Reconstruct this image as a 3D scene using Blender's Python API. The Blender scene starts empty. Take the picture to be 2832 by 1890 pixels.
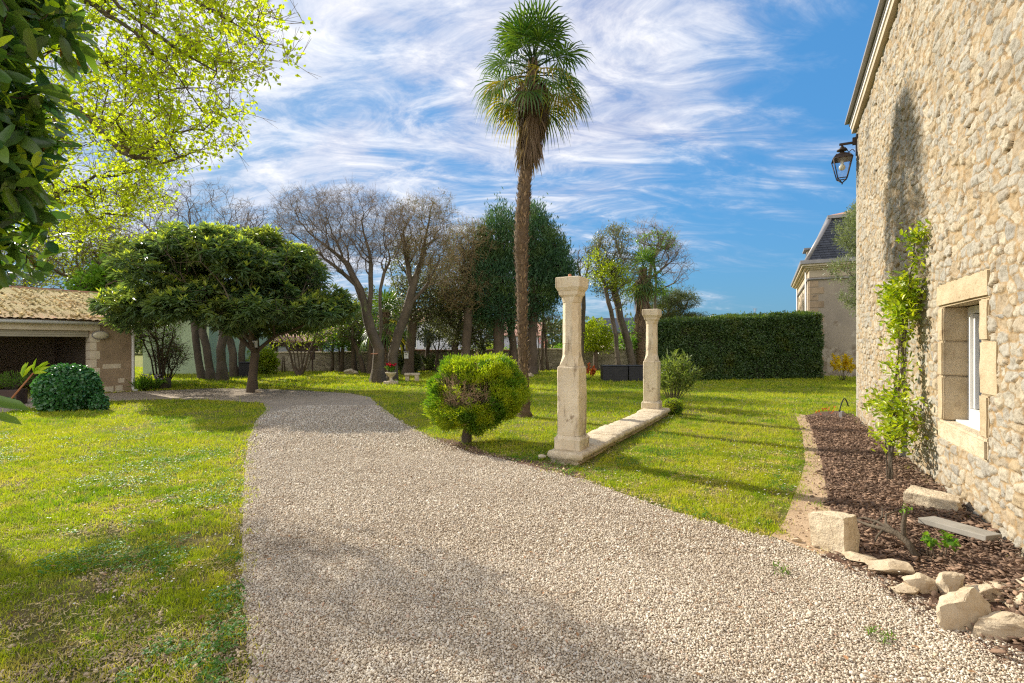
import bpy, bmesh, math, random
import numpy as np
from mathutils import Vector, Matrix, noise
R=math.radians
scene=bpy.context.scene
COL=scene.collection
# ------------------------------------------------------------ camera, world, sun
cam=bpy.data.cameras.new("camera"); camo=bpy.data.objects.new("camera",cam); COL.objects.link(camo)
cam.sensor_width=36; cam.lens=36*1400/2832; cam.clip_start=.05; cam.clip_end=3000
cam.shift_y=5/2832
camo.location=(0,0,1.6); camo.rotation_euler=(R(90),0,0)
scene.camera=camo
SUN_H=Vector((-.78,.63,0)).normalized(); SUN_EL=R(31)
SUN_DIR=Vector((SUN_H.x*math.cos(SUN_EL),SUN_H.y*math.cos(SUN_EL),math.sin(SUN_EL)))
sl=bpy.data.lights.new("sun","SUN"); sl.energy=4.0; sl.angle=R(.6); sl.color=(1,.93,.80)
so=bpy.data.objects.new("sun",sl); COL.objects.link(so)
so.rotation_euler=SUN_DIR.to_track_quat('Z','Y').to_euler(); so.location=(-20,20,20)
world=bpy.data.worlds.new("World"); scene.world=world; world.use_nodes=True
nt=world.node_tree; nt.nodes.clear()
def N(t,ty,**k):
    n=t.nodes.new(ty)
    for a,b in k.items():
        if a=='inp':
            for i,v in b.items(): n.inputs[i].default_value=v
        else: setattr(n,a,b)
    return n
def mth(t,op,a,b=None,clamp=False):
    n=t.nodes.new('ShaderNodeMath'); n.operation=op; n.use_clamp=clamp
    for i,v in enumerate((a,b)):
        if v is None: continue
        if isinstance(v,(int,float)): n.inputs[i].default_value=v
        else: t.links.new(v,n.inputs[i])
    return n.outputs[0]
def ramp(t,src,stops,interp='LINEAR'):
    n=t.nodes.new('ShaderNodeValToRGB'); cr=n.color_ramp; cr.interpolation=interp
    while len(cr.elements)<len(stops): cr.elements.new(.5)
    for e,(p,c) in zip(cr.elements,stops):
        e.position=p; e.color=(c,c,c,1) if isinstance(c,(int,float)) else (*c,1)
    t.links.new(src,n.inputs[0]); return n.outputs[0]
def mixc(t,f,a,b,mode='MIX'):
    n=t.nodes.new('ShaderNodeMix'); n.data_type='RGBA'; n.blend_type=mode
    for i,v in ((0,f),(6,a),(7,b)):
        if isinstance(v,(int,float)): n.inputs[i].default_value=v
        elif isinstance(v,(tuple,list)): n.inputs[i].default_value=(*v[:3],1)
        else: t.links.new(v,n.inputs[i])
    return n.outputs[2]
def build_world():
    sky=N(nt,'ShaderNodeTexSky',sky_type='NISHITA',sun_disc=False,sun_elevation=SUN_EL,
          sun_rotation=math.atan2(SUN_H.x,SUN_H.y),altitude=20,air_density=1.0,dust_density=.6,ozone_density=3.0)
    geo=N(nt,'ShaderNodeTexCoord'); sep=N(nt,'ShaderNodeSeparateXYZ'); nt.links.new(geo.outputs['Generated'],sep.inputs[0])
    x,y,z=sep.outputs
    zz=mth(nt,'ADD',mth(nt,'MAXIMUM',z,0),.26)
    px=mth(nt,'DIVIDE',x,zz); py=mth(nt,'DIVIDE',y,zz)
    cmb=N(nt,'ShaderNodeCombineXYZ'); nt.links.new(px,cmb.inputs[0]); nt.links.new(py,cmb.inputs[1])
    mp=N(nt,'ShaderNodeMapping'); mp.inputs['Rotation'].default_value=(0,0,R(62)); mp.inputs['Scale'].default_value=(.95,1.7,1); mp.inputs['Location'].default_value=(3.1,1.7,0)
    nt.links.new(cmb.outputs[0],mp.inputs[0])
    # broad veils
    n1=N(nt,'ShaderNodeTexNoise',inp={'Scale':1.1,'Detail':9,'Roughness':.58,'Distortion':.9}); nt.links.new(mp.outputs[0],n1.inputs['Vector'])
    # fine fibres
    mp2=N(nt,'ShaderNodeMapping'); mp2.inputs['Rotation'].default_value=(0,0,R(70)); mp2.inputs['Scale'].default_value=(1.6,4.2,1)
    nt.links.new(cmb.outputs[0],mp2.inputs[0])
    n2=N(nt,'ShaderNodeTexNoise',inp={'Scale':1.5,'Detail':12,'Roughness':.68,'Distortion':1.5}); nt.links.new(mp2.outputs[0],n2.inputs['Vector'])
    n3=N(nt,'ShaderNodeTexNoise',inp={'Scale':5.0,'Detail':6,'Roughness':.6,'Distortion':.9}); nt.links.new(mp.outputs[0],n3.inputs['Vector'])
    # clear to the right of the view, veiled to the left
    side=mth(nt,'ADD',mth(nt,'MULTIPLY',x,-.47),.165)
    base=mth(nt,'ADD',mth(nt,'MULTIPLY',n1.outputs[0],.85),mth(nt,'MULTIPLY',n2.outputs[0],.50))
    base=mth(nt,'ADD',base,mth(nt,'MULTIPLY',n3.outputs[0],.18))
    side=mth(nt,'MINIMUM',side,.12)
    lowk=mth(nt,'MULTIPLY',mth(nt,'MINIMUM',mth(nt,'SUBTRACT',z,.32),0),.45)
    base=mth(nt,'ADD',mth(nt,'ADD',base,side),lowk)
    cov=ramp(nt,base,[(0,0),(.64,0),(.71,.07),(.79,.28),(.88,.68),(1,.94)])
    # sky colour, richer blue
    hs=N(nt,'ShaderNodeHueSaturation',inp={'Saturation':1.22,'Value':1.0}); nt.links.new(sky.outputs[0],hs.inputs['Color'])
    sb=N(nt,'ShaderNodeSeparateColor'); nt.links.new(hs.outputs[0],sb.inputs[0]); lum=mth(nt,'ADD',mth(nt,'MULTIPLY',sb.outputs[0],.5),mth(nt,'MULTIPLY',sb.outputs[1],.5))
    sc=mth(nt,'DIVIDE',1.28,mth(nt,'ADD',1,mth(nt,'MULTIPLY',mth(nt,'POWER',lum,1.15),.26))); cs=N(nt,'ShaderNodeCombineColor')
    for i_ in range(3): nt.links.new(sc,cs.inputs[i_])
    tamed=mixc(nt,1,hs.outputs[0],cs.outputs[0],'MULTIPLY'); tamed=mixc(nt,.45,tamed,(.95,2.3,4.9))
    blue=mixc(nt,1,tamed,(.48,.66,.66),'MULTIPLY')
    cl=mixc(nt,ramp(nt,n2.outputs[0],[(.36,0),(.66,1)]),(1.75,1.95,2.8),(4.0,4.0,4.15))
    glow=mth(nt,'MULTIPLY',mth(nt,'POWER',mth(nt,'MAXIMUM',dotn(x,y,z),0),6),.6)
    cl2=mixc(nt,glow,cl,(5.0,4.9,4.8))
    # added bright sky behind the viewer, out of view, lifts the shadows
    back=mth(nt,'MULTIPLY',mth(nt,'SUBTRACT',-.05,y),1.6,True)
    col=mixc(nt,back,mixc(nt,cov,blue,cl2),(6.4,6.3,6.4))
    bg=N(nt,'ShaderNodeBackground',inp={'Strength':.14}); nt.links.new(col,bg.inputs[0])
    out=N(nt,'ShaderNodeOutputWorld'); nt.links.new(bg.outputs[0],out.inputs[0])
def dotn(x,y,z):
    return mth(nt,'ADD',mth(nt,'ADD',mth(nt,'MULTIPLY',x,SUN_DIR.x),mth(nt,'MULTIPLY',y,SUN_DIR.y)),mth(nt,'MULTIPLY',z,SUN_DIR.z))
build_world()
scene.view_settings.view_transform='Standard'; scene.view_settings.look='None'
scene.view_settings.exposure=.9; scene.view_settings.gamma=1
scene.render.engine='CYCLES'; scene.cycles.max_bounces=7; scene.cycles.transparent_max_bounces=8
scene.cycles.use_denoising=False; scene.cycles.sample_clamp_indirect=4; scene.cycles.filter_width=1.25

# ------------------------------------------------------------ helpers
def G(x,y):
    Y=2240/(y-950); return ((x-1416)/1400*Y,Y)
def GD(x,y): return G(x*1.2051,y*1.2054)
def P(x,y,Y): return np.array(((x-1416)/1400*Y,Y,1.6-(y-950)/1400*Y))
def GP(x,y): g=G(x,y); return np.array((g[0],g[1],0.))
def nrm(a): return a/np.maximum(np.linalg.norm(a,axis=-1,keepdims=True),1e-9)
def hash2(i,j,s=0):
    v=np.sin(i*127.1+j*311.7+s*74.7)*43758.5453; return v-np.floor(v)
def vn(x,y,s=0):
    i=np.floor(x);j=np.floor(y);f=x-i;g=y-j;f=f*f*(3-2*f);g=g*g*(3-2*g)
    return (hash2(i,j,s)*(1-f)+hash2(i+1,j,s)*f)*(1-g)+(hash2(i,j+1,s)*(1-f)+hash2(i+1,j+1,s)*f)*g
def fbm(x,y,s=0,o=4):
    v=0;a=.5
    for k in range(o): v=v+a*vn(x*2**k,y*2**k,s+k); a*=.5
    return v/(1-.5**o)
def pip(x,y,poly):
    inside=np.zeros(len(x),bool); n=len(poly)
    for k in range(n):
        x1,y1=poly[k];x2,y2=poly[(k+1)%n]
        c=((y1>y)!=(y2>y)); xi=(x2-x1)*(y-y1)/((y2-y1) if y2!=y1 else 1e-9)+x1
        inside^=c&(x<xi)
    return inside
def link(o,parent=None):
    COL.objects.link(o)
    if parent is not None: o.parent=parent
    return o
def tag(o,label,cat,group=None,kind=None):
    if label: o['label']=label
    if cat: o['category']=cat
    if group: o['group']=group
    if kind: o['kind']=kind
    return o
def thing(name,label,cat,loc=(0,0,0),group=None,rotz=0):
    o=bpy.data.objects.new(name,None); o.empty_display_size=.2; o.location=loc; o.rotation_euler=(0,0,rotz); link(o)
    return tag(o,label,cat,group)
def npmesh(name,V,quads=None,tris=None,rq=None,rt=None,mat=None,smooth=False,parent=None,off=None,vattr=None,mat2=None,midx=None):
    V=np.asarray(V,float)
    if off is not None: V=V-np.asarray(off,float)
    me=bpy.data.meshes.new(name); me.vertices.add(len(V)); me.vertices.foreach_set('co',V.ravel().astype(np.float32))
    q=np.zeros((0,4),int) if quads is None or len(quads)==0 else np.asarray(quads)
    t=np.zeros((0,3),int) if tris is None or len(tris)==0 else np.asarray(tris)
    li=np.concatenate([q.ravel(),t.ravel()]).astype(np.int32)
    st=np.concatenate([np.arange(len(q))*4,len(q)*4+np.arange(len(t))*3]).astype(np.int32)
    me.loops.add(len(li)); me.loops.foreach_set('vertex_index',li)
    me.polygons.add(len(st)); me.polygons.foreach_set('loop_start',st)
    me.update(calc_edges=True); me.validate()
    if rq is not None or rt is not None:
        r=np.concatenate([np.zeros(0) if rq is None else rq,np.zeros(0) if rt is None else rt]).astype(np.float32)
        if len(r)==len(me.polygons):
            a=me.attributes.new('rnd','FLOAT','FACE'); a.data.foreach_set('value',r)
    if vattr:
        for k,v in vattr.items():
            a=me.attributes.new(k,'FLOAT','POINT'); a.data.foreach_set('value',np.asarray(v,np.float32))
    if smooth: me.polygons.foreach_set('use_smooth',np.ones(len(me.polygons),bool))
    if mat: me.materials.append(mat)
    if mat2:
        me.materials.append(mat2); me.polygons.foreach_set('material_index',np.asarray(midx,np.int32))
    o=bpy.data.objects.new(name,me); return link(o,parent)
def bmobj(name,bm,mat,parent=None,smooth=False,off=None):
    if off is not None: bmesh.ops.translate(bm,verts=bm.verts,vec=-Vector(off))
    me=bpy.data.meshes.new(name); bm.to_mesh(me); bm.free()
    if smooth:
        for p in me.polygons: p.use_smooth=True
    me.materials.append(mat); o=bpy.data.objects.new(name,me); return link(o,parent)
def add_box(bm,c,s,rot=0,bev=0):
    r=bmesh.ops.create_cube(bm,size=1); vs=r['verts']
    bmesh.ops.scale(bm,verts=vs,vec=s)
    if bev:
        es=list({e for v in vs for e in v.link_edges}); rr=bmesh.ops.bevel(bm,geom=es,offset=bev,segments=2,affect='EDGES',profile=.6)
        vs=list({v for f in rr['faces'] for v in f.verts}|{v for v in vs if v.is_valid})
    M4=Matrix.Translation(c)@(rot if isinstance(rot,Matrix) else Matrix.Rotation(rot,4,'Z'))
    bmesh.ops.transform(bm,matrix=M4,verts=vs); return vs
def boxobj(name,c,s,mat,parent=None,rot=0,bev=0,off=None):
    bm=bmesh.new(); add_box(bm,c,s,rot,bev); return bmobj(name,bm,mat,parent,off=off)
def tube(pts,rad,sides=8,cap=True):
    pts=np.array(pts,float); n=len(pts); rad=np.full(n,rad) if np.isscalar(rad) else np.array(rad,float)
    d=np.zeros_like(pts); d[1:-1]=pts[2:]-pts[:-2]; d[0]=pts[1]-pts[0]; d[-1]=pts[-1]-pts[-2]; d=nrm(d)
    u=np.zeros_like(pts); ref=np.array((0,0,1.)) if abs(d[0][2])<.9 else np.array((1.,0,0))
    c=ref-d[0]*ref.dot(d[0])
    for i in range(n):
        c=c-d[i]*c.dot(d[i]); c=c/np.linalg.norm(c); u[i]=c
    v=np.cross(d,u); a=np.arange(sides)*2*math.pi/sides
    V=(pts[:,None,:]+rad[:,None,None]*(np.cos(a)[None,:,None]*u[:,None,:]+np.sin(a)[None,:,None]*v[:,None,:])).reshape(-1,3)
    i=np.arange(n-1)[:,None]*sides; j=np.arange(sides)[None,:]; k=(j+1)%sides
    Q=np.stack([i+j,i+k,i+sides+k,i+sides+j],-1).reshape(-1,4)
    T=[]
    if cap:
        V=np.vstack([V,pts[0],pts[-1]]); m=len(V)
        T=[[(s+1)%sides,s,m-2] for s in range(sides)]+[[(n-1)*sides+s,(n-1)*sides+(s+1)%sides,m-1] for s in range(sides)]
    return V,Q,np.array(T,int).reshape(-1,3)
class Geo:
    def __init__(s): s.V=[];s.Q=[];s.T=[];s.rq=[];s.rt=[];s.n=0
    def add(s,V,Q=None,T=None,r=0.):
        V=np.asarray(V,float)
        if Q is not None and len(Q): s.Q.append(np.asarray(Q)+s.n); s.rq.append(np.broadcast_to(r,(len(Q),)).astype(float))
        if T is not None and len(T): s.T.append(np.asarray(T)+s.n); s.rt.append(np.broadcast_to(r,(len(T),)).astype(float))
        s.V.append(V); s.n+=len(V)
    def tube(s,pts,rad,sides=8,r=0.): s.add(*tube(pts,rad,sides),r=r)
    def build(s,name,mat,parent=None,off=None,smooth=False):
        c=lambda L,w:(np.concatenate(L) if L else np.zeros((0,w) if w else 0))
        return npmesh(name,c(s.V,3),c(s.Q,4).astype(int),c(s.T,3).astype(int),c(s.rq,0),c(s.rt,0),mat,smooth,parent,off)
def rotm(seed_rng,n):
    q=nrm(seed_rng.normal(size=(n,4))); w,x,y,z=q.T
    return np.stack([np.stack([1-2*(y*y+z*z),2*(x*y-z*w),2*(x*z+y*w)],-1),np.stack([2*(x*y+z*w),1-2*(x*x+z*z),2*(y*z-x*w)],-1),np.stack([2*(x*z-y*w),2*(y*z+x*w),1-2*(x*x+y*y)],-1)],1)

# ------------------------------------------------------------ materials
def newmat(name):
    m=bpy.data.materials.new(name); m.use_nodes=True; t=m.node_tree; t.nodes.clear()
    b=N(t,'ShaderNodeBsdfPrincipled'); o=N(t,'ShaderNodeOutputMaterial'); t.links.new(b.outputs[0],o.inputs[0]); return m,t,b,o
def ncoord(t,sc=1,kind='Object',stretch=None):
    tc=N(t,'ShaderNodeTexCoord'); mp=N(t,'ShaderNodeMapping'); mp.inputs['Scale'].default_value=stretch or (sc,sc,sc)
    t.links.new(tc.outputs[kind],mp.inputs[0]); return mp.outputs[0]
def nz(t,vec,scale,detail=6,rough=.6,dist=0):
    n=N(t,'ShaderNodeTexNoise',inp={'Scale':scale,'Detail':detail,'Roughness':rough,'Distortion':dist}); t.links.new(vec,n.inputs['Vector']); return n.outputs[0]
def addbump(t,b,h,strength=.5,dist=.02,prev=None):
    n=N(t,'ShaderNodeBump',inp={'Strength':strength,'Distance':dist}); t.links.new(h,n.inputs['Height'])
    if prev: t.links.new(prev,n.inputs['Normal'])
    t.links.new(n.outputs[0],b.inputs['Normal']); return n.outputs[0]
def surf(name,c1,c2=None,scale=4,rough=.8,bump=.3,bscale=30,bdist=.01,spots=None,sscale=12,sth=.62,metal=0,rnd=0,stretch=None,spec=.4):
    m,t,b,o=newmat(name); v=ncoord(t,1,stretch=stretch)
    c2=c2 or c1; f=ramp(t,nz(t,v,scale),[(.33,0),(.67,1)]); col=mixc(t,f,c1,c2)
    if spots:
        s=ramp(t,nz(t,v,sscale,8,.7),[(sth,0),(sth+.09,1)]); col=mixc(t,s,col,spots)
    if rnd:
        a=N(t,'ShaderNodeAttribute',attribute_name='rnd'); k=mth(t,'ADD',mth(t,'MULTIPLY',a.outputs['Fac'],rnd),1-rnd/2)
        hs=N(t,'ShaderNodeHueSaturation'); t.links.new(col,hs.inputs['Color']); t.links.new(k,hs.inputs['Value']); col=hs.outputs[0]
    t.links.new(col,b.inputs['Base Color']); b.inputs['Roughness'].default_value=rough; b.inputs['Metallic'].default_value=metal
    b.inputs['Specular IOR Level'].default_value=spec
    if bump: addbump(t,b,nz(t,v,bscale,8,.65),bump,bdist)
    return m
def leafm(name,cA,cB,cT=None,tf=.35,rough=.5,nscale=.9,spec=.4,cC=None,nth=(.4,.6)):
    """leaf: colour runs from cA to cB leaf by leaf, cC in patches; thin leaves let sunlight through"""
    m,t,b,o=newmat(name); a=N(t,'ShaderNodeAttribute',attribute_name='rnd'); col=mixc(t,a.outputs['Fac'],cA,cB)
    if cC: col=mixc(t,ramp(t,nz(t,ncoord(t),nscale,4,.6),[(nth[0],0),(nth[1],1)]),col,cC)
    t.links.new(col,b.inputs['Base Color']); b.inputs['Roughness'].default_value=rough; b.inputs['Specular IOR Level'].default_value=spec
    tr=N(t,'ShaderNodeBsdfTranslucent'); tc=mixc(t,1,col,cT or (1.5,1.6,.6),'MULTIPLY')
    t.links.new(tc,tr.inputs[0]); mx=N(t,'ShaderNodeMixShader',inp={0:tf}); t.links.new(b.outputs[0],mx.inputs[1]); t.links.new(tr.outputs[0],mx.inputs[2])
    t.links.new(mx.outputs[0],o.inputs[0]); return m
def glassm(name,col=(.9,.95,1)):
    m,t,b,o=newmat(name); g=N(t,'ShaderNodeBsdfGlossy',inp={'Roughness':.03}); tr=N(t,'ShaderNodeBsdfTransparent',inp={0:(*col,1)})
    mx=N(t,'ShaderNodeMixShader',inp={0:.12}); t.links.new(tr.outputs[0],mx.inputs[1]); t.links.new(g.outputs[0],mx.inputs[2]); t.links.new(mx.outputs[0],o.inputs[0]); return m
M={}
M['bark']=surf('grey_bark',(.155,.12,.08),(.07,.053,.036),3,.9,.9,18,.05,(.15,.17,.05),3,.60,stretch=(1,1,.35))
M['bark_dark']=surf('dark_bark',(.14,.10,.065),(.075,.053,.035),4,.9,.9,20,.04,stretch=(1,1,.35))
M['twig']=surf('twig',(.24,.17,.10),(.14,.10,.06),2,.9,0)
M['twig_grey']=surf('twig_grey',(.32,.24,.16),(.19,.14,.10),2,.9,0)
M['lichen_twig']=surf('lichen_twig',(.38,.27,.12),(.24,.17,.08),1.2,.9,0)
M['limestone']=surf('limestone',(.74,.63,.46),(.58,.47,.32),2.2,.88,.6,38,.018,(.24,.165,.10),5.5,.585,stretch=(1.3,1.3,.8))
M['limestone2']=surf('limestone_rough',(.68,.57,.40),(.48,.38,.25),6,.9,.8,26,.03,(.15,.12,.08),7,.60)
M['surround']=surf('window_limestone',(.54,.43,.28),(.42,.32,.19),4,.9,.9,24,.02,(.26,.18,.10),8,.60)
M['rock']=surf('rock_pale',(.58,.48,.34),(.42,.32,.20),5,.85,.6,22,.02,(.30,.17,.07),6,.63)
M['quoin']=surf('quoin_limestone',(.74,.64,.48),(.60,.50,.35),3,.85,.4,30,.01)
M['slab']=surf('slate_slab',(.36,.33,.28),(.26,.24,.20),5,.75,.2,30,.006)
M['render_old']=surf('old_render',(.44,.32,.205),(.28,.20,.125),1.6,.9,.5,30,.02,(.10,.08,.06),2.2,.60)
M['render_light']=surf('pale_render',(.52,.43,.31),(.42,.34,.24),1.5,.9,.3,30,.01)
M['white_wall']=surf('white_wall',(.60,.60,.66),(.52,.52,.57),1,.9,.1)
M['green_wall']=surf('pale_green_wall',(.44,.53,.34),(.39,.48,.31),.6,.9,.15)
M['white_paint']=surf('white_paint',(.78,.76,.72),(.70,.68,.64),4,.45,.05)
M['beige_metal']=surf('beige_shutter',(.42,.37,.27),(.34,.30,.22),2,.6,.05)
M['tile']=surf('clay_tile',(.48,.22,.12),(.32,.17,.10),3,.85,.4,20,.02,(.45,.36,.22),5,.55)
M['tile_far']=surf('far_tile',(.50,.27,.18),(.38,.2,.14),2,.85,.5,14,.05)
M['zinc']=surf('zinc',(.33,.31,.30),(.24,.225,.22),2,.45,.1,metal=.25)
M['slate']=surf('slate_roof',(.030,.034,.045),(.055,.058,.068),6,.5,.6,25,.02,rnd=.6)
M['iron']=surf('lantern_metal',(.035,.028,.024),(.06,.04,.03),8,.5,.2,metal=.5)
M['black']=surf('black_plastic',(.018,.018,.022),(.03,.028,.03),4,.55,.2)
M['dark_wood']=surf('dark_wood',(.05,.03,.022),(.09,.05,.035),3,.7,.3)
M['wood']=surf('cut_wood',(.35,.21,.12),(.22,.13,.07),8,.85,.4)
M['stake']=surf('stake_wood',(.17,.12,.07),(.10,.075,.045),5,.9,.4)
M['car']=surf('car_paint',(.012,.014,.02),(.015,.017,.022),2,.18,0,spec=.8)
M['red_lens']=surf('red_lens',(.5,.01,.01),(.4,.01,.01),3,.3,0)
M['rubber']=surf('rubber',(.02,.02,.02),(.03,.03,.03),3,.8,.1)
M['concrete']=surf('dim_plaster',(.34,.27,.21),(.29,.23,.175),1.2,.9,.3)
M['pale_door']=surf('pale_board',(.38,.33,.27),(.34,.30,.24),1,.7,.05)
M['glass']=glassm('glass')
M['win_dark']=surf('dark_glass',(.03,.04,.055),(.05,.06,.075),1,.12,0,spec=.8)
M['bulb']=surf('bulb_glass',(.62,.55,.40),(.62,.55,.40),1,.25,0)
M['terracotta']=surf('terracotta',(.50,.20,.10),(.40,.17,.09),4,.8,.2)
# leaves
L={}
L['loquat']=leafm('loquat_leaf',(.065,.125,.07),(.20,.26,.11),tf=.42,rough=.38,spec=.5,cC=(.22,.24,.05),nscale=1.1,nth=(.52,.66))
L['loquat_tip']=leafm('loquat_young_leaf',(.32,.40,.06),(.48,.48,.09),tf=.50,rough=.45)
L['spring']=leafm('spring_leaf',(.34,.44,.02),(.56,.58,.03),tf=.60,rough=.5)
L['spring2']=leafm('spring_leaf_far',(.19,.27,.02),(.36,.38,.03),tf=.48,rough=.5,cC=(.07,.14,.02),nscale=.5,nth=(.5,.65))
L['laurel']=leafm('bay_leaf',(.03,.09,.03),(.16,.25,.04),tf=.40,rough=.30,spec=.6)
L['laurel_y']=leafm('bay_young_leaf',(.30,.46,.02),(.48,.56,.04),tf=.50,rough=.4)
L['laurel_b']=leafm('bay_brown_leaf',(.22,.10,.03),(.30,.20,.05),tf=.35,rough=.5)
L['conifer']=leafm('conifer_spray',(.03,.085,.045),(.075,.15,.06),tf=.28,rough=.6,cC=(.09,.14,.035),nscale=.8,nth=(.5,.64))
L['ilex']=leafm('oak_leaf_evergreen',(.06,.085,.035),(.14,.17,.06),tf=.25,rough=.42,cC=(.14,.13,.03),nscale=.7,nth=(.52,.66))
L['ilexgrey']=leafm('grey_olive_leaf',(.09,.11,.05),(.25,.25,.15),tf=.3,rough=.4)
L['olive']=leafm('olive_leaf',(.14,.18,.09),(.28,.30,.17),tf=.3,rough=.45)
L['thuja']=leafm('golden_thuja',(.22,.31,.012),(.50,.52,.018),tf=.48,rough=.55,cC=(.10,.20,.012),nscale=3.2,nth=(.44,.58))
L['ivy']=leafm('ivy_leaf',(.022,.10,.035),(.08,.22,.05),tf=.25,rough=.30,spec=.6)
L['hedge']=leafm('hedge_leaf',(.035,.08,.026),(.11,.16,.045),tf=.32,rough=.38,cC=(.11,.13,.02),nscale=1.2,nth=(.56,.7))
L['hedge_top']=leafm('hedge_top_leaf',(.10,.17,.015),(.18,.24,.02),tf=.4,rough=.4)
L['palm']=leafm('palm_green',(.030,.085,.018),(.12,.18,.028),tf=.38,rough=.42)
L['palm_y']=leafm('palm_yellow',(.20,.22,.025),(.36,.24,.03),tf=.45,rough=.5)
L['palm_d']=leafm('palm_dead',(.11,.07,.04),(.25,.175,.115),tf=.25,rough=.8)
L['olean']=leafm('oleander_leaf',(.13,.19,.04),(.26,.30,.09),tf=.35,rough=.4)
L['climb']=leafm('climber_leaf',(.15,.25,.012),(.46,.48,.02),tf=.42,rough=.35,spec=.5)
L['green']=leafm('fresh_green_leaf',(.08,.20,.02),(.20,.32,.03),tf=.45,rough=.5)
L['yellow']=leafm('yellow_flower',(.62,.42,.01),(.75,.55,.02),tf=.3,rough=.6)
L['red']=leafm('red_flower',(.55,.01,.04),(.7,.02,.10),tf=.3,rough=.6)
L['orange']=leafm('red_spring_leaf',(.45,.09,.03),(.6,.16,.04),tf=.4,rough=.6)
L['pink']=leafm('pink_flower',(.5,.2,.3),(.6,.3,.4),tf=.3,rough=.6)
L['lilac']=leafm('lilac_flower',(.45,.38,.7),(.6,.55,.8),tf=.3,rough=.6)
L['pine']=leafm('pine_needle',(.06,.09,.03),(.15,.17,.05),tf=.2,rough=.6)

def streaks(m,sc,th,col,f=.6):
    t=m.node_tree; b=[n for n in t.nodes if n.type=='BSDF_PRINCIPLED'][0]; lk=b.inputs['Base Color'].links[0]; c=lk.from_socket; v=ncoord(t,1,stretch=sc)
    t.links.new(mixc(t,mth(t,'MULTIPLY',ramp(t,nz(t,v,1,8,.7),[(th,0),(th+.10,1)]),f),c,col),b.inputs['Base Color'])
streaks(M['limestone'],(9,9,1.3),.55,(.20,.135,.075),.75); streaks(M['limestone'],(3,3,2.2),.52,(.66,.58,.45),.6); streaks(M['limestone2'],(14,14,14),.56,(.26,.19,.12),.5); streaks(M['render_old'],(7,7,1.2),.56,(.20,.14,.09),.6); streaks(M['rock'],(17,17,17),.53,(.36,.27,.17),.6); streaks(M['surround'],(11,11,3),.58,(.27,.18,.10),.5)
# ------------------------------------------------------------ ground polygons (world x,y)
gravel=[GD(*p) for p in [(700,1568),(585,1568),(562,1400),(556,1250),(558,1120),(568,1020),(585,972),(611,940),(604,925),(480,918),(360,917),(245,921),(100,933),(0,948),(-300,990),
 (-300,951),(0,920),(305,899),(390,896),(480,892),(600,893),(700,897),(800,903),(850,912),(868,930),(900,955),(950,985),(1000,1010),(1080,1040),(1180,1062),(1255,1082),(1330,1100),(1420,1130),(1500,1160),(1600,1192),(1700,1218),(1790,1240),(1860,1268),(1940,1296),(2040,1335),(2140,1390),(2240,1445),(2350,1510)]]
gravel=[(-.9,-3),(-1.55,0.5)]+gravel[1:]+[(2.9,2.2),(2.9,-3)]
wallx=lambda Y:1.88+.503*Y
mulch=[GD(*p) for p in [(1850,955),(1885,946),(1935,944)]]+[(wallx(10.4)-.02,10.4),(wallx(2.2)-.02,2.2),(2.93,2.3)]+[GD(*p) for p in [(2350,1470),(2250,1395),(2150,1350),(2050,1328),(1965,1292),(1925,1240),(1908,1180),(1895,1120),(1885,1060),(1868,1000)]]
dirt=[GD(*p) for p in [(1825,950),(1851,954),(1869,1000),(1886,1060),(1896,1120),(1909,1180),(1926,1240),(1966,1292),(1935,1294),(1860,1266),(1770,1232),(1800,1200),(1818,1150),(1838,1100),(1848,1060),(1842,1000)]]
def sheet(name,poly,z,mat,kind='structure',sub=0):
    bm=bmesh.new(); vs=[bm.verts.new((x,y,z)) for x,y in poly]; f=bm.faces.new(vs)
    if f.normal.z<0: bmesh.ops.reverse_faces(bm,faces=[f])
    bmesh.ops.triangulate(bm,faces=bm.faces[:]); o=bmobj(name,bm,mat); 
    if kind: o['kind']=kind
    return o
# lawn soil with thin grass colour
m,t,b,o_=newmat('lawn_soil'); v=ncoord(t)
c=mixc(t,ramp(t,nz(t,v,.55,8,.6),[(.42,0),(.62,1)]),(.16,.22,.018),(.28,.30,.035))
c=mixc(t,ramp(t,nz(t,v,2.3,8,.7),[(.47,0),(.62,1)]),c,(.30,.22,.11))
t.links.new(c,b.inputs['Base Color']); b.inputs['Roughness'].default_value=.95; b.inputs['Specular IOR Level'].default_value=.1
c=mixc(t,ramp(t,nz(t,v,45,8,.75),[(.45,0),(.6,.7)]),c,(.13,.11,.045)); t.links.new(c,b.inputs['Base Color']); addbump(t,b,nz(t,v,60,8,.7),1,.05); M['lawn']=m
bm=bmesh.new(); bmesh.ops.create_grid(bm,x_segments=2,y_segments=2,size=900); g=bmobj('ground',bm,M['lawn']); g['kind']='structure'
# gravel
m,t,b,o_=newmat('gravel'); v=ncoord(t)
vo=N(t,'ShaderNodeTexVoronoi',inp={'Scale':62}); t.links.new(v,vo.inputs['Vector'])
sp=N(t,'ShaderNodeSeparateColor'); t.links.new(vo.outputs['Color'],sp.inputs[0])
c=ramp(t,sp.outputs[0],[(0,(.30,.225,.15)),(.35,(.48,.385,.27)),(.7,(.62,.52,.39)),(1,(.40,.29,.18))])
c=mixc(t,ramp(t,vo.outputs['Distance'],[(.35,0),(.85,1)]),c,(.22,.16,.10))
c=mixc(t,ramp(t,nz(t,v,1.1,6,.6),[(.45,0),(.75,.55)]),c,(.27,.20,.135))
t.links.new(c,b.inputs['Base Color']); b.inputs['Roughness'].default_value=.9
addbump(t,b,mth(t,'SUBTRACT',1,vo.outputs['Distance']),1,.012); M['gravel']=m
sheet('gravel_drive',gravel,.004,M['gravel'])
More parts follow.
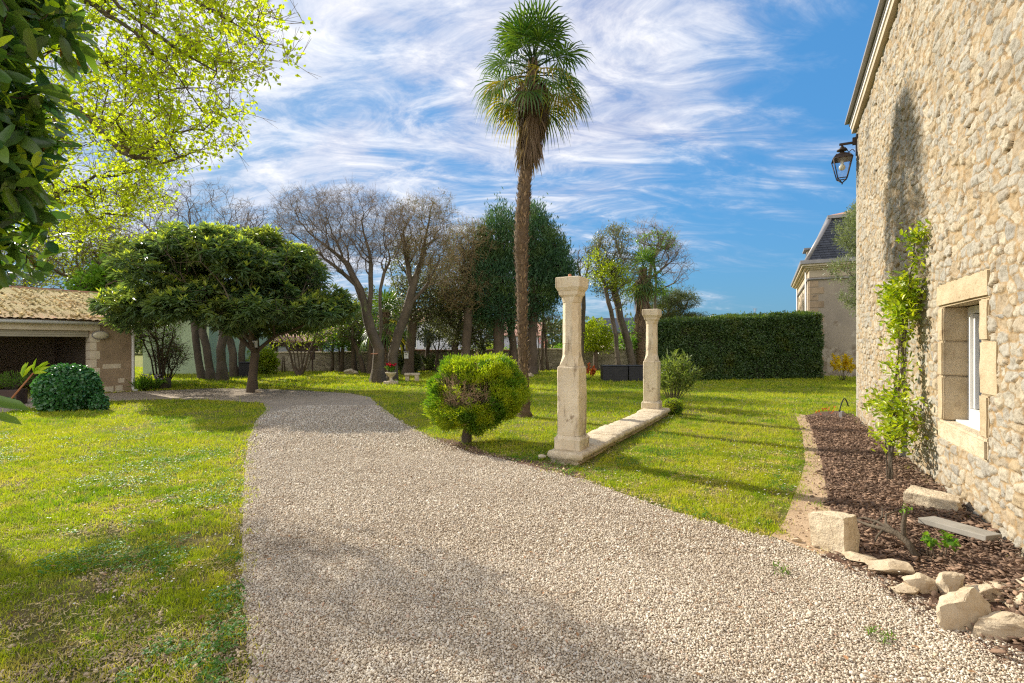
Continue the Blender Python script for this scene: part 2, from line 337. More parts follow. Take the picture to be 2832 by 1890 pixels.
m,t,b,o_=newmat('pebble'); v=ncoord(t); a=N(t,'ShaderNodeAttribute',attribute_name='rnd')
c=ramp(t,a.outputs['Fac'],[(0,(.30,.23,.155)),(.14,(.45,.37,.27)),(.5,(.60,.515,.395)),(.82,(.76,.68,.555)),(.95,(.50,.45,.39)),(.998,(.46,.27,.16))])
c=mixc(t,ramp(t,nz(t,v,.9,8,.65),[(.44,0),(.70,.5)]),c,(.34,.26,.18)); c=mixc(t,ramp(t,nz(t,ncoord(t,1,stretch=(1.4,.22,1)),1.6,5,.6),[(.56,0),(.72,.35)]),c,(.30,.23,.16))
t.links.new(c,b.inputs['Base Color']); b.inputs['Roughness'].default_value=.85; M['pebble']=m
M['mulch']=surf('bark_mulch',(.10,.055,.035),(.17,.095,.06),9,.95,1,35,.03)
M['chip']=surf('bark_chip',(.29,.185,.12),(.13,.08,.052),3,.9,.5,60,.01,rnd=1.0)
M['dirt']=surf('bare_earth',(.50,.36,.225),(.36,.245,.145),2.5,.95,.7,25,.02,(.20,.13,.07),9,.58)
sheet('mulch_bed',mulch,.012,M['mulch']); sheet('dirt_strip',dirt,.008,M['dirt'])

edging=[GD(*p) for p in [(1925,1270),(1965,1280),(2050,1310),(2150,1335),(2250,1380),(2350,1450)]]+[(2.9,2.2),(2.3,2.2)]+[GD(*p) for p in [(2350,1560),(2240,1490),(2140,1430),(2040,1365),(1940,1310),(1880,1275)]]
sheet('edging_soil',edging,.010,M['mulch'])

soiledge=[GD(*p) for p in [(1000,1004),(1050,1012),(1110,1035),(1180,1052),(1250,1062),(1300,1072),(1345,1088),(1340,1104),(1255,1086),(1180,1066),(1080,1044),(1010,1020)]]
sheet('bare_soil',soiledge,.007,M['mulch'])
# icosahedron template
ph=(1+5**.5)/2
ICO=nrm(np.array([(-1,ph,0),(1,ph,0),(-1,-ph,0),(1,-ph,0),(0,-1,ph),(0,1,ph),(0,-1,-ph),(0,1,-ph),(ph,0,-1),(ph,0,1),(-ph,0,-1),(-ph,0,1)],float))
ICOF=np.array([(0,11,5),(0,5,1),(0,1,7),(0,7,10),(0,10,11),(1,5,9),(5,11,4),(11,10,2),(10,7,6),(7,1,8),(3,9,4),(3,4,2),(3,2,6),(3,6,8),(3,8,9),(4,9,5),(2,4,11),(6,2,10),(8,6,7),(9,8,1)])
OCT=np.array([(1,0,0),(-1,0,0),(0,1,0),(0,-1,0),(0,0,1),(0,0,-1)],float)
OCTF=np.array([(0,2,4),(2,1,4),(1,3,4),(3,0,4),(2,0,5),(1,2,5),(3,1,5),(0,3,5)])
def lumps(g,pos,size,rng,flat=.6,elong=1.3,tmpl=(ICO,ICOF),tilt=.5,jit=.25,yaw=None):
    n=len(pos); tv,tf=tmpl; k=len(tv)
    V=np.broadcast_to(tv,(n,k,3))*(1+rng.normal(0,jit,(n,k,1)))
    sc=np.stack([np.full(n,1.)*elong*rng.uniform(.8,1.25,n),rng.uniform(.75,1.1,n),flat*rng.uniform(.7,1.2,n)],-1)*size[:,None]
    V=V*sc[:,None,:]; ya=rng.uniform(0,6.283,n) if yaw is None else yaw; tx=rng.normal(0,tilt,n); ty=rng.normal(0,tilt,n)
    x,y,z=V[...,0],V[...,1],V[...,2]
    c,s=np.cos(tx)[:,None],np.sin(tx)[:,None]; y,z=y*c-z*s,y*s+z*c
    c,s=np.cos(ty)[:,None],np.sin(ty)[:,None]; x,z=x*c+z*s,-x*s+z*c
    c,s=np.cos(ya)[:,None],np.sin(ya)[:,None]; x,y=x*c-y*s,x*s+y*c
    V=np.stack([x,y,z],-1)+pos[:,None,:]
    F=tf[None]+(np.arange(n)*k)[:,None,None]
    g.add(V.reshape(-1,3),None,F.reshape(-1,3),np.repeat(rng.uniform(0,1,n),len(tf)))
def pebbles():
    rng=np.random.default_rng(3); g=Geo()
    for y0,y1,sp,sz,tm in ((1.6,3.8,.0098,.0054,(ICO,ICOF)),(3.8,7.5,.0138,.0072,(OCT,OCTF)),(7.5,13,.027,.011,(OCT,OCTF))):
        X,Y=np.meshgrid(np.arange(-5.5,5.5,sp),np.arange(y0,y1,sp)); X=X.ravel()+rng.normal(0,sp*.35,X.size); Y=Y.ravel()+rng.normal(0,sp*.35,Y.size)
        k=(X>-1.12*Y-.3)&(X<1.12*Y+.3); X=X[k];Y=Y[k]
        wob=.06*(fbm(X*6,Y*6,2)-.5)*2; k=pip(X+wob,Y+wob*.5,gravel)&(rng.random(len(X))<.96); X=X[k];Y=Y[k]
        n=len(X); size=sz*rng.lognormal(0,.28,n); lumps(g,np.stack([X,Y,.004+size*.35+rng.uniform(0,.006,n)],-1),size,rng,.62,1.25,tm,.5,.16)
    # scattered stones straying over the lawn and dirt edge
    n=16000; X=rng.uniform(-4,4.5,n); Y=rng.uniform(2,10,n); far=np.zeros(n,bool)
    for dx,dy in ((.12,0),(-.12,0),(0,.14),(0,-.14)): far|=pip(X+dx,Y+dy,gravel)
    k=far&~pip(X,Y,gravel); X=X[k];Y=Y[k]; k=rng.random(len(X))<.6; X=X[k];Y=Y[k]; size=.0075*rng.lognormal(0,.3,len(X)); lumps(g,np.stack([X,Y,.008+size*.3],-1),size,rng)
    o=g.build('gravel',M['pebble'],smooth=False); o['kind']='stuff'; tag(o,'pale crushed stone gravel covering the curving drive','gravel')
pebbles()
def chips():
    rng=np.random.default_rng(5); g=Geo(); n=95000
    X=rng.uniform(2,8,n);Y=rng.uniform(2,11,n); w=.16*(fbm(X*5,Y*5,9)-.5)*2
    k=(pip(X+w,Y,mulch)|(pip(X+w,Y,edging)&(rng.random(n)<.35)))&(rng.random(n)<np.where(Y<6,1,.7)); X=X[k];Y=Y[k]; n=len(X)
    d=(wallx(Y)-X)*.89; z=.015+.05*np.clip(1-d/.8,0,1)+rng.uniform(0,.03,n)
    size=np.minimum(.0092*rng.lognormal(0,.42,n),.024)
    lumps(g,np.stack([X,Y,z],-1),size,rng,.35,1.9,(ICO,ICOF),.3,.12)
    # strays on the dirt
    n=1500; X=rng.uniform(2,6,n);Y=rng.uniform(3,11,n); k=pip(X,Y,dirt)&(rng.random(n)<.5); X=X[k];Y=Y[k]
    lumps(g,np.stack([X,Y,np.full(len(X),.014)],-1),.010*rng.lognormal(0,.3,len(X)),rng,.35,1.8)
    o=g.build('bark_mulch',M['chip']); tag(o,'brown bark chips mulching the bed along the house wall','mulch',kind='stuff')
chips()
# ------------------------------------------------------------ grass
m,t,b,o_=newmat('grass_blade'); v=ncoord(t); a=N(t,'ShaderNodeAttribute',attribute_name='rnd')
c=ramp(t,a.outputs['Fac'],[(0,(.085,.18,.010)),(.35,(.18,.31,.012)),(.66,(.38,.45,.016)),(.90,(.60,.52,.06)),(1,(.70,.54,.22))])
c=mixc(t,ramp(t,nz(t,v,.8,6,.6),[(.38,0),(.62,.75)]),c,(.50,.48,.022))
c=mixc(t,ramp(t,nz(t,v,2.7,5,.65),[(.54,0),(.70,.7)]),c,(.50,.36,.15))
t.links.new(c,b.inputs['Base Color']); b.inputs['Roughness'].default_value=.6; b.inputs['Specular IOR Level'].default_value=.25
tr=N(t,'ShaderNodeBsdfTranslucent'); t.links.new(mixc(t,1,c,(1.4,1.5,.6),'MULTIPLY'),tr.inputs[0]); mx=N(t,'ShaderNodeMixShader',inp={0:.42})
t.links.new(b.outputs[0],mx.inputs[1]); t.links.new(tr.outputs[0],mx.inputs[2]); t.links.new(mx.outputs[0],o_.inputs[0]); M['grass']=m
KEEP_OUT=[]
def bare(X,Y):
    return np.clip((fbm(X*2.3,Y*2.3,61)-.50)*7,0,1)*np.clip((3.55-Y-.25*np.sin(X*5))/.5,0,1)*(X<-.6)+np.clip((fbm(X*2.1,Y*2.1,67)-.66)*8,0,1)*(X<-.6)*(Y<6)
def crumbs():
    rng=np.random.default_rng(55); g=Geo(); n=44000; X=rng.uniform(-1.8,7,n); Y=rng.uniform(2.2,11,n); w=.12*(fbm(X*5,Y*5,19)-.5)*2; k=(pip(X+w,Y,dirt)|(pip(X+w*1.5,Y+w,edging))|pip(X+w*.6,Y+w*.8,soiledge))&(rng.random(n)<.8); X=X[k];Y=Y[k]
    lumps(g,np.stack([X,Y,.010+0*X],-1),.0075*rng.lognormal(0,.45,len(X)),rng,.6,1.2,(OCT,OCTF)); o=g.build('earth_crumbs',surf('earth_crumb',(.52,.38,.24),(.34,.23,.14),9,.95,0,rnd=.7)); tag(o,'dry sandy earth crumbs on the strip between lawn and bark bed','earth',kind='stuff')
    # bare patches of soil with grit in the near lawn
    g=Geo(); n=90000; X=rng.uniform(-4.5,-.6,n); Y=rng.uniform(1.7,6,n); b_=bare(X,Y); k=(b_>0)&(rng.random(n)<.25+.75*b_)&~pip(X,Y,gravel)&(X>-1.2*Y-.3); X=X[k];Y=Y[k]; lumps(g,np.stack([X,Y,.004+0*X],-1),.0055*rng.lognormal(0,.45,len(X)),rng,.55,1.3,(OCT,OCTF))
    n=60000; X=rng.uniform(-6,4,n); Y=rng.uniform(1.7,6.5,n); k=(rng.random(n)<.20)&~pip(X,Y,gravel)&~pip(X,Y,mulch)&(np.abs(X)<1.15*Y+.3)&(X<wallx(Y)-.1); X=X[k];Y=Y[k]; lumps(g,np.stack([X,Y,.004+0*X],-1),.0045*rng.lognormal(0,.4,len(X)),rng,.5,1.4,(OCT,OCTF))
    o=g.build('bare_soil_grit',surf('soil_grit',(.52,.41,.28),(.33,.24,.15),7,.95,0,rnd=1.0)); tag(o,'grit and bare soil showing through the thin lawn at the lower left','soil',kind='stuff')
crumbs()
def thatch():
    rng=np.random.default_rng(57); g=Geo(); n=120000; Y=rng.uniform(1.8,8,n)**1.0; X=rng.uniform(-1.15,1.15,n)*(Y+.3); k=~pip(X,Y,gravel)&~pip(X,Y,mulch)&~pip(X,Y,dirt)&~pip(X,Y,edging)&(X<wallx(Y)-.05)&(rng.random(n)<np.clip((fbm(X*3,Y*3,81)-.42)*3.5,.05,.8)); X=X[k];Y=Y[k];n=len(X)
    a=rng.uniform(0,6.283,n); B=np.stack([X,Y,rng.uniform(.004,.014,n)],-1); D=np.stack([np.cos(a),np.sin(a),rng.normal(.12,.15,n)],-1); leaves(g,B,D,np.array((0,0,1.))+rng.normal(0,.3,(n,3)),.045*rng.uniform(.4,1.4,n),.0028+.0008*Y,rng.random(n),shape='small')
    o=g.build('dry_thatch',surf('dry_grass',(.62,.50,.24),(.42,.31,.14),3,.9,0,rnd=.7)); tag(o,'dry straw-coloured thatch lying among the lawn grass','dry grass',kind='stuff')
    g=Geo(); n=90000; Y=rng.uniform(1.8,9,n); X=rng.uniform(-1.15,1.15,n)*(Y+.3); k=~pip(X,Y,gravel)&~pip(X,Y,mulch)&~pip(X,Y,dirt)&~pip(X,Y,edging)&(X<wallx(Y)-.05)&(fbm(X*1.9,Y*1.9,83)>.585); X=X[k];Y=Y[k];n=len(X)
    c=np.stack([X,Y,rng.uniform(.015,.045,n)],-1)
    for j in range(3):
        a=rng.uniform(0,6.283,n); D=np.stack([np.cos(a+j*2.1),np.sin(a+j*2.1),rng.normal(.1,.2,n)],-1); leaves(g,c,D,np.array((0,0,1.))+rng.normal(0,.3,(n,3)),.016*rng.uniform(.7,1.3,n),.014,rng.random(n),shape='small')
    o=g.build('clover',leafm('clover_leaf',(.05,.16,.015),(.14,.30,.03),tf=.4)); tag(o,'darker green clover patches in the near lawn','clover',kind='stuff')
    g=Geo(); n=420; Y=rng.uniform(2.2,10,n); X=rng.uniform(-1,1,n)*1.0*Y; k=(X<wallx(Y)-.3)&~pip(X,Y,mulch); X=X[k];Y=Y[k];n=len(X); a=rng.uniform(0,6.283,n); leaves(g,np.stack([X,Y,np.full(n,.022)],-1),np.stack([np.cos(a),np.sin(a),rng.normal(.1,.1,n)],-1),np.array((0,0,1.))+rng.normal(0,.4,(n,3)),.035*rng.uniform(.5,1.3,n),.018*rng.uniform(.4,1.3,n),rng.random(n))
    o=g.build('fallen_leaves',surf('fallen_leaf',(.36,.20,.09),(.24,.12,.06),5,.9,0,rnd=.8)); tag(o,'brown fallen leaf bits strewn over gravel and lawn','leaves',kind='stuff')
    g=Geo(); n=260; Y=rng.uniform(2.1,7,n); X=rng.uniform(-.5,1,n)*Y; k=pip(X,Y,gravel); X=X[k];Y=Y[k];n=len(X); a=rng.uniform(0,6.283,n); A=np.stack([X,Y,np.full(n,.020)],-1); L_=rng.uniform(.03,.14,n)[:,None]; B=A+np.stack([np.cos(a),np.sin(a),0*a],-1)*L_; segs(g,A,B,.0022,.0012)
    o=g.build('pine_straw',M['dead_twig']); tag(o,'thin brown twigs and needles lying on the gravel','twigs',kind='stuff')
def grass():
    rng=np.random.default_rng(8); g=Geo()
    for y0,y1,dens,hgt,wid in ((1.8,4.2,11000,.022,.0032),(4.2,7,5200,.026,.005),(7,11,1900,.032,.009),(11,18,650,.04,.015),(18,34,190,.055,.03)):
        A=(y1-y0)*2.6*y1; n=int(A*dens); Y=rng.uniform(y0,y1,n); X=rng.uniform(-1.25,1.25,n)*(Y+.4)
        k=np.abs(X)<1.15*Y+.5; X=X[k];Y=Y[k]
        w=.15*(fbm(X*4,Y*4,4)-.5)*2+.045*rng.normal(size=len(X)); ed_=np.zeros(len(X),bool)
        for dx,dy in ((.16,0),(-.16,0),(0,.2),(0,-.2)): ed_|=pip(X+w+dx,Y+w*.6+dy,gravel)
        k=~pip(X+w,Y+w*.6,gravel)&~pip(X+w,Y,mulch)&~pip(X+w*1.6,Y,dirt)&~pip(X,Y,edging)&~(pip(X+w,Y+w,soiledge)&(rng.random(len(X))<.85))&((X<wallx(Y)-.05)|(Y>10.6))
        X=X[k];Y=Y[k];ed_=ed_[k]
        # thin patches
        pt=fbm(X*1.4,Y*1.4,11); near=np.clip((4.2-Y)/2,0,1)*(X<0); sx_=(X-.897)*.489+(Y-6.57)*.872; nx_=(X-.897)*-.872+(Y-6.57)*.489; kk_=(sx_>-.12)&(sx_<5.5)&(nx_>-.10)&(nx_<.58)&(rng.random(len(X))<.9)
        k=rng.random(len(X))<np.clip(1.35-near*.45-np.clip(pt-.50,0,1)*(4.0+near*4),.30,1); k&=~kk_; k&=~((bare(X,Y)>0)&(rng.random(len(X))<.50))&~(ed_&(rng.random(len(X))<.35)); X=X[k];Y=Y[k];pt=pt[k];ed_=ed_[k]
        cl=fbm(X*9,Y*9,71,3); k=rng.random(len(X))<np.clip(.50+(cl-.34)*3.0,.30,1); X=X[k];Y=Y[k];pt=pt[k];ed_=ed_[k];cl=cl[k]
        n=len(X); lush=fbm(X*2.2,Y*2.2,21)*.6+.8*np.clip((cl-.35)*1.6,0,1); h=hgt*rng.lognormal(0,.35,n)*(.6+.9*lush); an=rng.uniform(0,6.283,n); le=rng.normal(0,.8,n)
        la=rng.uniform(0,6.283,n); wv=np.stack([np.cos(an),np.sin(an),0*an],-1)*(wid*rng.uniform(.7,1.4,n))[:,None]*.5
        B=np.stack([X,Y,np.zeros(n)],-1); T=B+np.stack([np.cos(la)*le*h,np.sin(la)*le*h,h],-1)
        mid=(B+T)*.5+np.array((0,0,1))*(h*.12)[:,None]
        r=np.clip(rng.beta(2,2.6,n)*.85+(rng.random(n)<.05)*.4+np.clip(pt-.5,0,.3)*.9+ed_*.28+(bare(X,Y)>0)*.30-(cl-.52)*1.3+(fbm(X*3.1,Y*3.1,73,3)-.5)*.7,0,1)
        if y0<7:
            V=np.stack([B-wv,B+wv,mid+wv*.8,mid-wv*.8,T],1).reshape(-1,3); i=np.arange(n)*5
            g.add(V,np.stack([i,i+1,i+2,i+3],-1),None,r); g.T.append(np.stack([i+3,i+2,i+4],-1)+g.n-len(V)); g.rt.append(r)
        else:
            V=np.stack([B-wv,B+wv,T],1).reshape(-1,3); i=np.arange(n)*3; g.add(V,None,np.stack([i,i+1,i+2],-1),r)
    o=g.build('lawn_grass',M['grass']); tag(o,'short sunlit lawn grass on both sides of the drive','grass',kind='stuff')
    # daisies
    g=Geo(); n=9000; Y=rng.uniform(3,20,n); X=rng.uniform(-1,1,n)*1.1*Y
    k=(fbm(X*.9,Y*.9,31)>.60)&(rng.random(n)<.45)&~pip(X,Y,gravel)&~pip(X,Y,mulch)&~pip(X,Y,dirt)&(X<wallx(Y)-.1); X=X[k];Y=Y[k];n=len(X)
    an=np.arange(6)*math.pi/3; rr=(.005+.0006*Y)[:,None]
    V=np.stack([X[:,None]+np.cos(an)*rr,Y[:,None]+np.sin(an)*rr,np.broadcast_to((.045+.03*rng.random(n))[:,None],(n,6))],-1)
    i=(np.arange(n)*6)[:,None]; g.add(V.reshape(-1,3),np.concatenate([i+[0,1,2,3],i+[0,3,4,5]],0),None,.5)
    o=g.build('daisies',surf('daisy_petal',(.8,.8,.78),(.75,.72,.6),3,.6,0)); tag(o,'tiny white daisies dotted through the lawn','daisies',kind='stuff')
grass()

# ------------------------------------------------------------ plants
def leaves(g,B,D,Nn,Ln,Wd,r,fold=.18,shape='oval'):
    """B base, D direction, Nn up-side normal; every leaf two quads folded on the midrib"""
    D=nrm(D); S=nrm(np.cross(D,Nn)); U=np.cross(S,D); Ln=np.broadcast_to(Ln,(len(B),))[:,None]; Wd=np.broadcast_to(Wd,(len(B),))[:,None]
    if shape=='small':
        V=np.stack([B,B+D*Ln*.5+S*Wd*.5+U*Wd*fold,B+D*Ln,B+D*Ln*.5-S*Wd*.5+U*Wd*fold],1)
        i=(np.arange(len(B))*4)[:,None]; g.add(V.reshape(-1,3),i+np.array([0,1,2,3]),None,r); return
    V=np.stack([B,B+D*Ln*.30+S*Wd*.45+U*Wd*fold,B+D*Ln*.72+S*Wd*.36+U*(Wd*fold*.6-Ln*.04),B+D*Ln-U*Ln*.12,
                B+D*Ln*.72-S*Wd*.36+U*(Wd*fold*.6-Ln*.04),B+D*Ln*.30-S*Wd*.45+U*Wd*fold],1)
    i=(np.arange(len(B))*6)[:,None]
    Q=np.stack([i+np.array([0,1,2,3]),i+np.array([0,3,4,5])],1).reshape(-1,4)
    g.add(V.reshape(-1,3),Q,None,np.repeat(r,2) if not np.isscalar(r) else r)
def blob(px,py,Y,rx,ry,rd=None):
    c=P(px,py,Y); s=Y/1400; return np.array([*c,rx*s,(rd if rd else rx)*s,ry*s])
def sample_blobs(bl,n,rng,shell=.5):
    bl=np.array(bl); w=(bl[:,3]*bl[:,4]*bl[:,5]); k=rng.choice(len(bl),n,p=w/w.sum()); d=nrm(rng.normal(size=(n,3))); r=rng.random(n)**(1/3*(1-shell)+.0001)
    r=np.clip(r,0,1); return bl[k,:3]+d*r[:,None]*bl[k,3:6], d
def grow(polys,targets,rng,alpha=.35,step=.4,jit=.06,start=1,bow=.06,order=True):
    """skeleton: polylines first, then every target joined to the cheapest node"""
    est=sum(len(p) for p in polys)+len(targets)*8+10
    Nn=np.zeros((est,3)); par=np.full(est,-1); pl=np.zeros(est); n=0
    for pi,pp in enumerate(polys):
        pp=np.array(pp,float); seg=[pp[0]]
        for a,b in zip(pp[:-1],pp[1:]):
            k=max(1,int(np.linalg.norm(b-a)/step)); 
            for q in range(1,k+1): seg.append(a+(b-a)*q/k+(rng.normal(0,jit*step,3) if q<k else 0))
        if pi==0: prev=-1; s0=0
        else: prev=int(np.argmin(np.linalg.norm(Nn[:n]-seg[0],axis=1))); s0=1
        for q in range(s0,len(seg)):
            Nn[n]=seg[q]; par[n]=prev; pl[n]=0 if prev<0 else pl[prev]+np.linalg.norm(Nn[n]-Nn[prev]); prev=n; n+=1
        if pi==0: n0=n
    first=start
    piv=Nn[n0-1]
    T=targets[np.argsort(np.linalg.norm(targets-piv,axis=1))] if order else targets
    tips=[]
    for tt in T:
        dv=Nn[first:n]-tt; d=np.sqrt((dv**2).sum(1)); cost=d+alpha*pl[first:n]+.5*np.maximum(dv[:,2],0)
        i=int(np.argmin(cost))+first; dd=d[i-first]
        if dd<.02: continue
        k=min(7,max(1,int(dd/step))); a=Nn[i]; prev=i
        side=rng.normal(0,bow,3)*dd
        for q in range(1,k+1):
            if n>=est-1: break
            f=q/k; Nn[n]=a+(tt-a)*f+side*math.sin(math.pi*f)+np.array((0,0,-.05*dd*math.sin(math.pi*f)))+(rng.normal(0,jit*step,3) if q<k else 0)
            par[n]=prev; pl[n]=pl[prev]+np.linalg.norm(Nn[n]-Nn[prev]); prev=n; n+=1
        tips.append(prev)
    return Nn[:n],par[:n],np.array(tips)
def skeleton_geo(Nn,par,rtip,rbase,minr=0.,maxr=9,flare=1.,sides=(8,5,3)):
    n=len(Nn); w=np.zeros(n); ch=np.bincount(par[par>=0],minlength=n); w[ch==0]=1
    for i in range(n-1,0,-1): w[par[i]]+=w[i]
    p=math.log(rbase/rtip)/math.log(max(w[0],2)); rad=rtip*w**p
    d=np.zeros((n,3)); d[1:]=Nn[1:]-Nn[par[1:]]; d[0]=(0,0,1); d=nrm(d)
    ref=np.array((.31,.95,.05)); u=nrm(np.cross(d,ref)); v=np.cross(d,u)
    heavy=np.full(n,-1); 
    for i in range(1,n):
        q=par[i]
        if heavy[q]<0 or w[i]>w[heavy[q]]: heavy[q]=i
    c=np.arange(1,n); q=par[c]; hv=(heavy[q]==c)
    R0=np.where(hv,rad[q],np.minimum(rad[q],rad[c]*1.15)); R1=rad[c]
    if flare>1: h0=Nn[0][2]; R0=R0*(1+(flare-1)*np.exp(-(Nn[q][:,2]-h0)*4)); R1=R1*(1+(flare-1)*np.exp(-(Nn[c][:,2]-h0)*4))
    U0=np.where(hv[:,None],u[q],u[c]); V0=np.where(hv[:,None],v[q],v[c])
    g=Geo()
    for lo,hi,s in ((.05,99,sides[0]),(.012,.05,sides[1]),(0,.012,sides[2])):
        k=(R1>=lo)&(R1<hi)&(R1>=minr)&(R1<maxr)
        if not k.any(): continue
        a=np.arange(s)*2*math.pi/s; ca=np.cos(a)[None,:,None]; sa=np.sin(a)[None,:,None]
        wob=1+.0*a
        A=Nn[q[k]][:,None]+R0[k][:,None,None]*(ca*U0[k][:,None]+sa*V0[k][:,None])
        B=Nn[c[k]][:,None]+R1[k][:,None,None]*(ca*u[c[k]][:,None]+sa*v[c[k]][:,None])
        V=np.concatenate([A,B],1).reshape(-1,3); m=k.sum(); i=(np.arange(m)*2*s)[:,None]; j=np.arange(s)[None]
        Q=np.stack([i+j,i+(j+1)%s,i+s+(j+1)%s,i+s+j],-1).reshape(-1,4); g.add(V,Q,None,.5)
    return g,rad,w
def twigs(g,base,rng,n,ln,r,up=.3,spread=1.,out=None):
    """n little forked twigs from every base point"""
    m=len(base); B=np.repeat(base,n,0); D=rng.normal(size=(m*n,3))*spread+np.array((0,0,up))
    if out is not None: D=D+np.repeat(out,n,0)
    D=nrm(D); Ls=ln*rng.uniform(.5,1.3,m*n); T=B+D*Ls[:,None]; 
    segs(g,B,T,r,r*.5)
    D2=nrm(D+rng.normal(0,.5,D.shape)); mid=B+D*(Ls*.5)[:,None]; segs(g,mid,mid+D2*(Ls*.6)[:,None],r*.7,r*.35)
    return T
def segs(g,A,B,r0,r1,s=3):
    d=nrm(B-A); u=nrm(np.cross(d,(.31,.95,.05))); v=np.cross(d,u); a=np.arange(s)*2*math.pi/s; ca=np.cos(a)[None,:,None]; sa=np.sin(a)[None,:,None]
    o=ca*u[:,None]+sa*v[:,None]; V=np.concatenate([A[:,None]+o*r0,B[:,None]+o*r1],1).reshape(-1,3)
    i=(np.arange(len(A))*2*s)[:,None]; j=np.arange(s)[None]; g.add(V,np.stack([i+j,i+(j+1)%s,i+s+(j+1)%s,i+s+j],-1).reshape(-1,4),None,.5)
def rbright(rng,n,p=2): return rng.random(n)**p
def clump_leaves(g,C,rng,per,rad,Ln,Wd,out=None,outw=.6,up=.2,shape='small',flat=1.,rr=None,droop=0):
    n=len(C)*per; B=np.repeat(C,per,0)+nrm(rng.normal(size=(n,3)))*(rad*rng.random(n)**.5)[:,None]*np.array((1,1,flat))
    D=rng.normal(size=(n,3))+np.array((0,0,up-droop))
    if out is not None: D=D+np.repeat(out,per,0)*outw*2
    Nn=rng.normal(size=(n,3))*.7+np.array((0,0,1.)); 
    cr=np.repeat(rng.random(len(C)),per)*.5+rng.random(n)*.5 if rr is None else rr(n)
    leaves(g,B,D,Nn,Ln*rng.uniform(.7,1.3,n),Wd*rng.uniform(.7,1.3,n),cr,shape=shape)
def tree(name,label,cat,trunk,blobs,ncl,per,leaf,Ln,Wd,clr,rtip,rbase,seed,bark='bark',group=None,limbs=(),alpha=.35,step=.5,start=2,shape='small',shell=.4,twn=0,twl=.3,twr=.004,twm=None,flare=1.5,flat=1,up=.2,extra=None,droop=0,outw=.6):
    rng=np.random.default_rng(seed); base=np.array(trunk[0],float); root=thing(name,label,cat,tuple(base),group)
    C,out=sample_blobs(blobs,ncl,rng,shell)
    # clumpiness
    Nn,par,tips=grow([trunk]+list(limbs),C,rng,alpha,step,start=start)
    g,rad,w=skeleton_geo(Nn,par,rtip,rbase,flare=flare,sides=(10,5,3))
    g.build('trunk',M[bark],root,base,smooth=True)
    cr=Geo()
    if twn:
        tg=Geo(); T=twigs(tg,Nn[tips],rng,twn,twl,twr,.35,1.); tg.build('twigs',M[twm or 'twig'],root,base)
    if per:
        clump_leaves(cr,C,rng,per,clr,Ln,Wd,out,outw,up,shape,flat,droop=droop); cr.build('crown',L[leaf],root,base)
    if extra:
        lf,frac,per2,Ln2,Wd2=extra; k=rng.random(len(C))<frac; g2=Geo(); clump_leaves(g2,C[k]+out[k]*clr*.8,rng,per2,clr*.6,Ln2,Wd2,out[k],outw,.6,shape); g2.build('young_leaves',L[lf],root,base)
    return root
def subblobs(bl,n,rng,lo,hi):
    C,out=sample_blobs(bl,n,rng,.75); return [np.array([*c,r,r,r*.62]) for c,r in zip(C,rng.uniform(lo,hi,n))]
M['dead_twig']=surf('dead_twig',(.50,.35,.21),(.33,.21,.12),6,.9,0)
thatch()
# ------------------------------------------------------------ stone house
HA=np.array((7.2,10.57,0.)); HU=np.array((-.4494,-.8933,0.)); HN=np.array((-.8933,.4494,0.)); HZ=np.array((0,0,1.))
def HW(u,h,z): return HA+HU*u+HN*h+HZ*z
HR=Matrix(((HU[0],HN[0],0,0),(HU[1],HN[1],0,0),(0,0,1,0),(0,0,0,1)))   # local x=u, y=outward
def hbox(bm,u0,u1,h0,h1,z0,z1,bev=0,rough=0,seed=0,sub=0):
    r=bmesh.ops.create_cube(bm,size=1); vs=r['verts']
    bmesh.ops.scale(bm,verts=vs,vec=(u1-u0,h1-h0,z1-z0)); 
    if bev:
        es=list({e for v in vs for e in v.link_edges}); rr=bmesh.ops.bevel(bm,geom=es,offset=bev,segments=2,affect='EDGES'); vs=list({v for f in rr['faces'] for v in f.verts}|{v for v in vs if v.is_valid})
    bmesh.ops.translate(bm,verts=vs,vec=((u0+u1)/2,(h0+h1)/2,(z0+z1)/2))
    T=Matrix.Translation(HA)@HR
    for v in vs:
        v.co=T@v.co
        if rough: v.co+=noise.noise_vector(v.co*6+Vector((seed,0,0)))*rough
    return vs
def rubble(u,z,sw,sh,seed,sizes=.28):
    """irregular coursed stones: returns height 0..1, edge distance, stone id"""
    wu=u+.05*(fbm(u*3,z*3,seed)-.5)+.012*(fbm(u*18,z*18,seed+3)-.5); wz=z+.07*(fbm(u*2.2,z*2.2,seed+7)-.5)+.012*(fbm(u*18,z*18,seed+5)-.5)
    a=wu/sw; b=wz/sh; ib=np.floor(b); F1=np.full(u.shape,9.); F2=np.full(u.shape,9.); ID=np.zeros(u.shape)
    for dj in (-1,0,1):
        jj=ib+dj; rs=.75+.6*hash2(jj,jj*0,seed+9); off=hash2(jj,jj*0+3,seed)*5; aa=a*rs+off; ia=np.floor(aa)
        for di in (-2,-1,0,1,2):
            ii=ia+di; px=ii+.5+.72*(hash2(ii,jj,seed+1)-.5); py=jj+.5+.55*(hash2(ii,jj,seed+2)-.5); wt=sizes*(hash2(ii,jj,seed+4)-.3)
            d=(np.abs((aa-px)/rs)**3+np.abs(b-py)**3)**(1/3)-wt
            m=d<F1; F2=np.where(m,F1,np.minimum(F2,d)); ID=np.where(m,hash2(ii,jj,seed+6),ID); F1=np.where(m,d,F1)
    return F1,F2-F1,ID
def ver(u): # height of wall under the sloping verge
    return 6.0
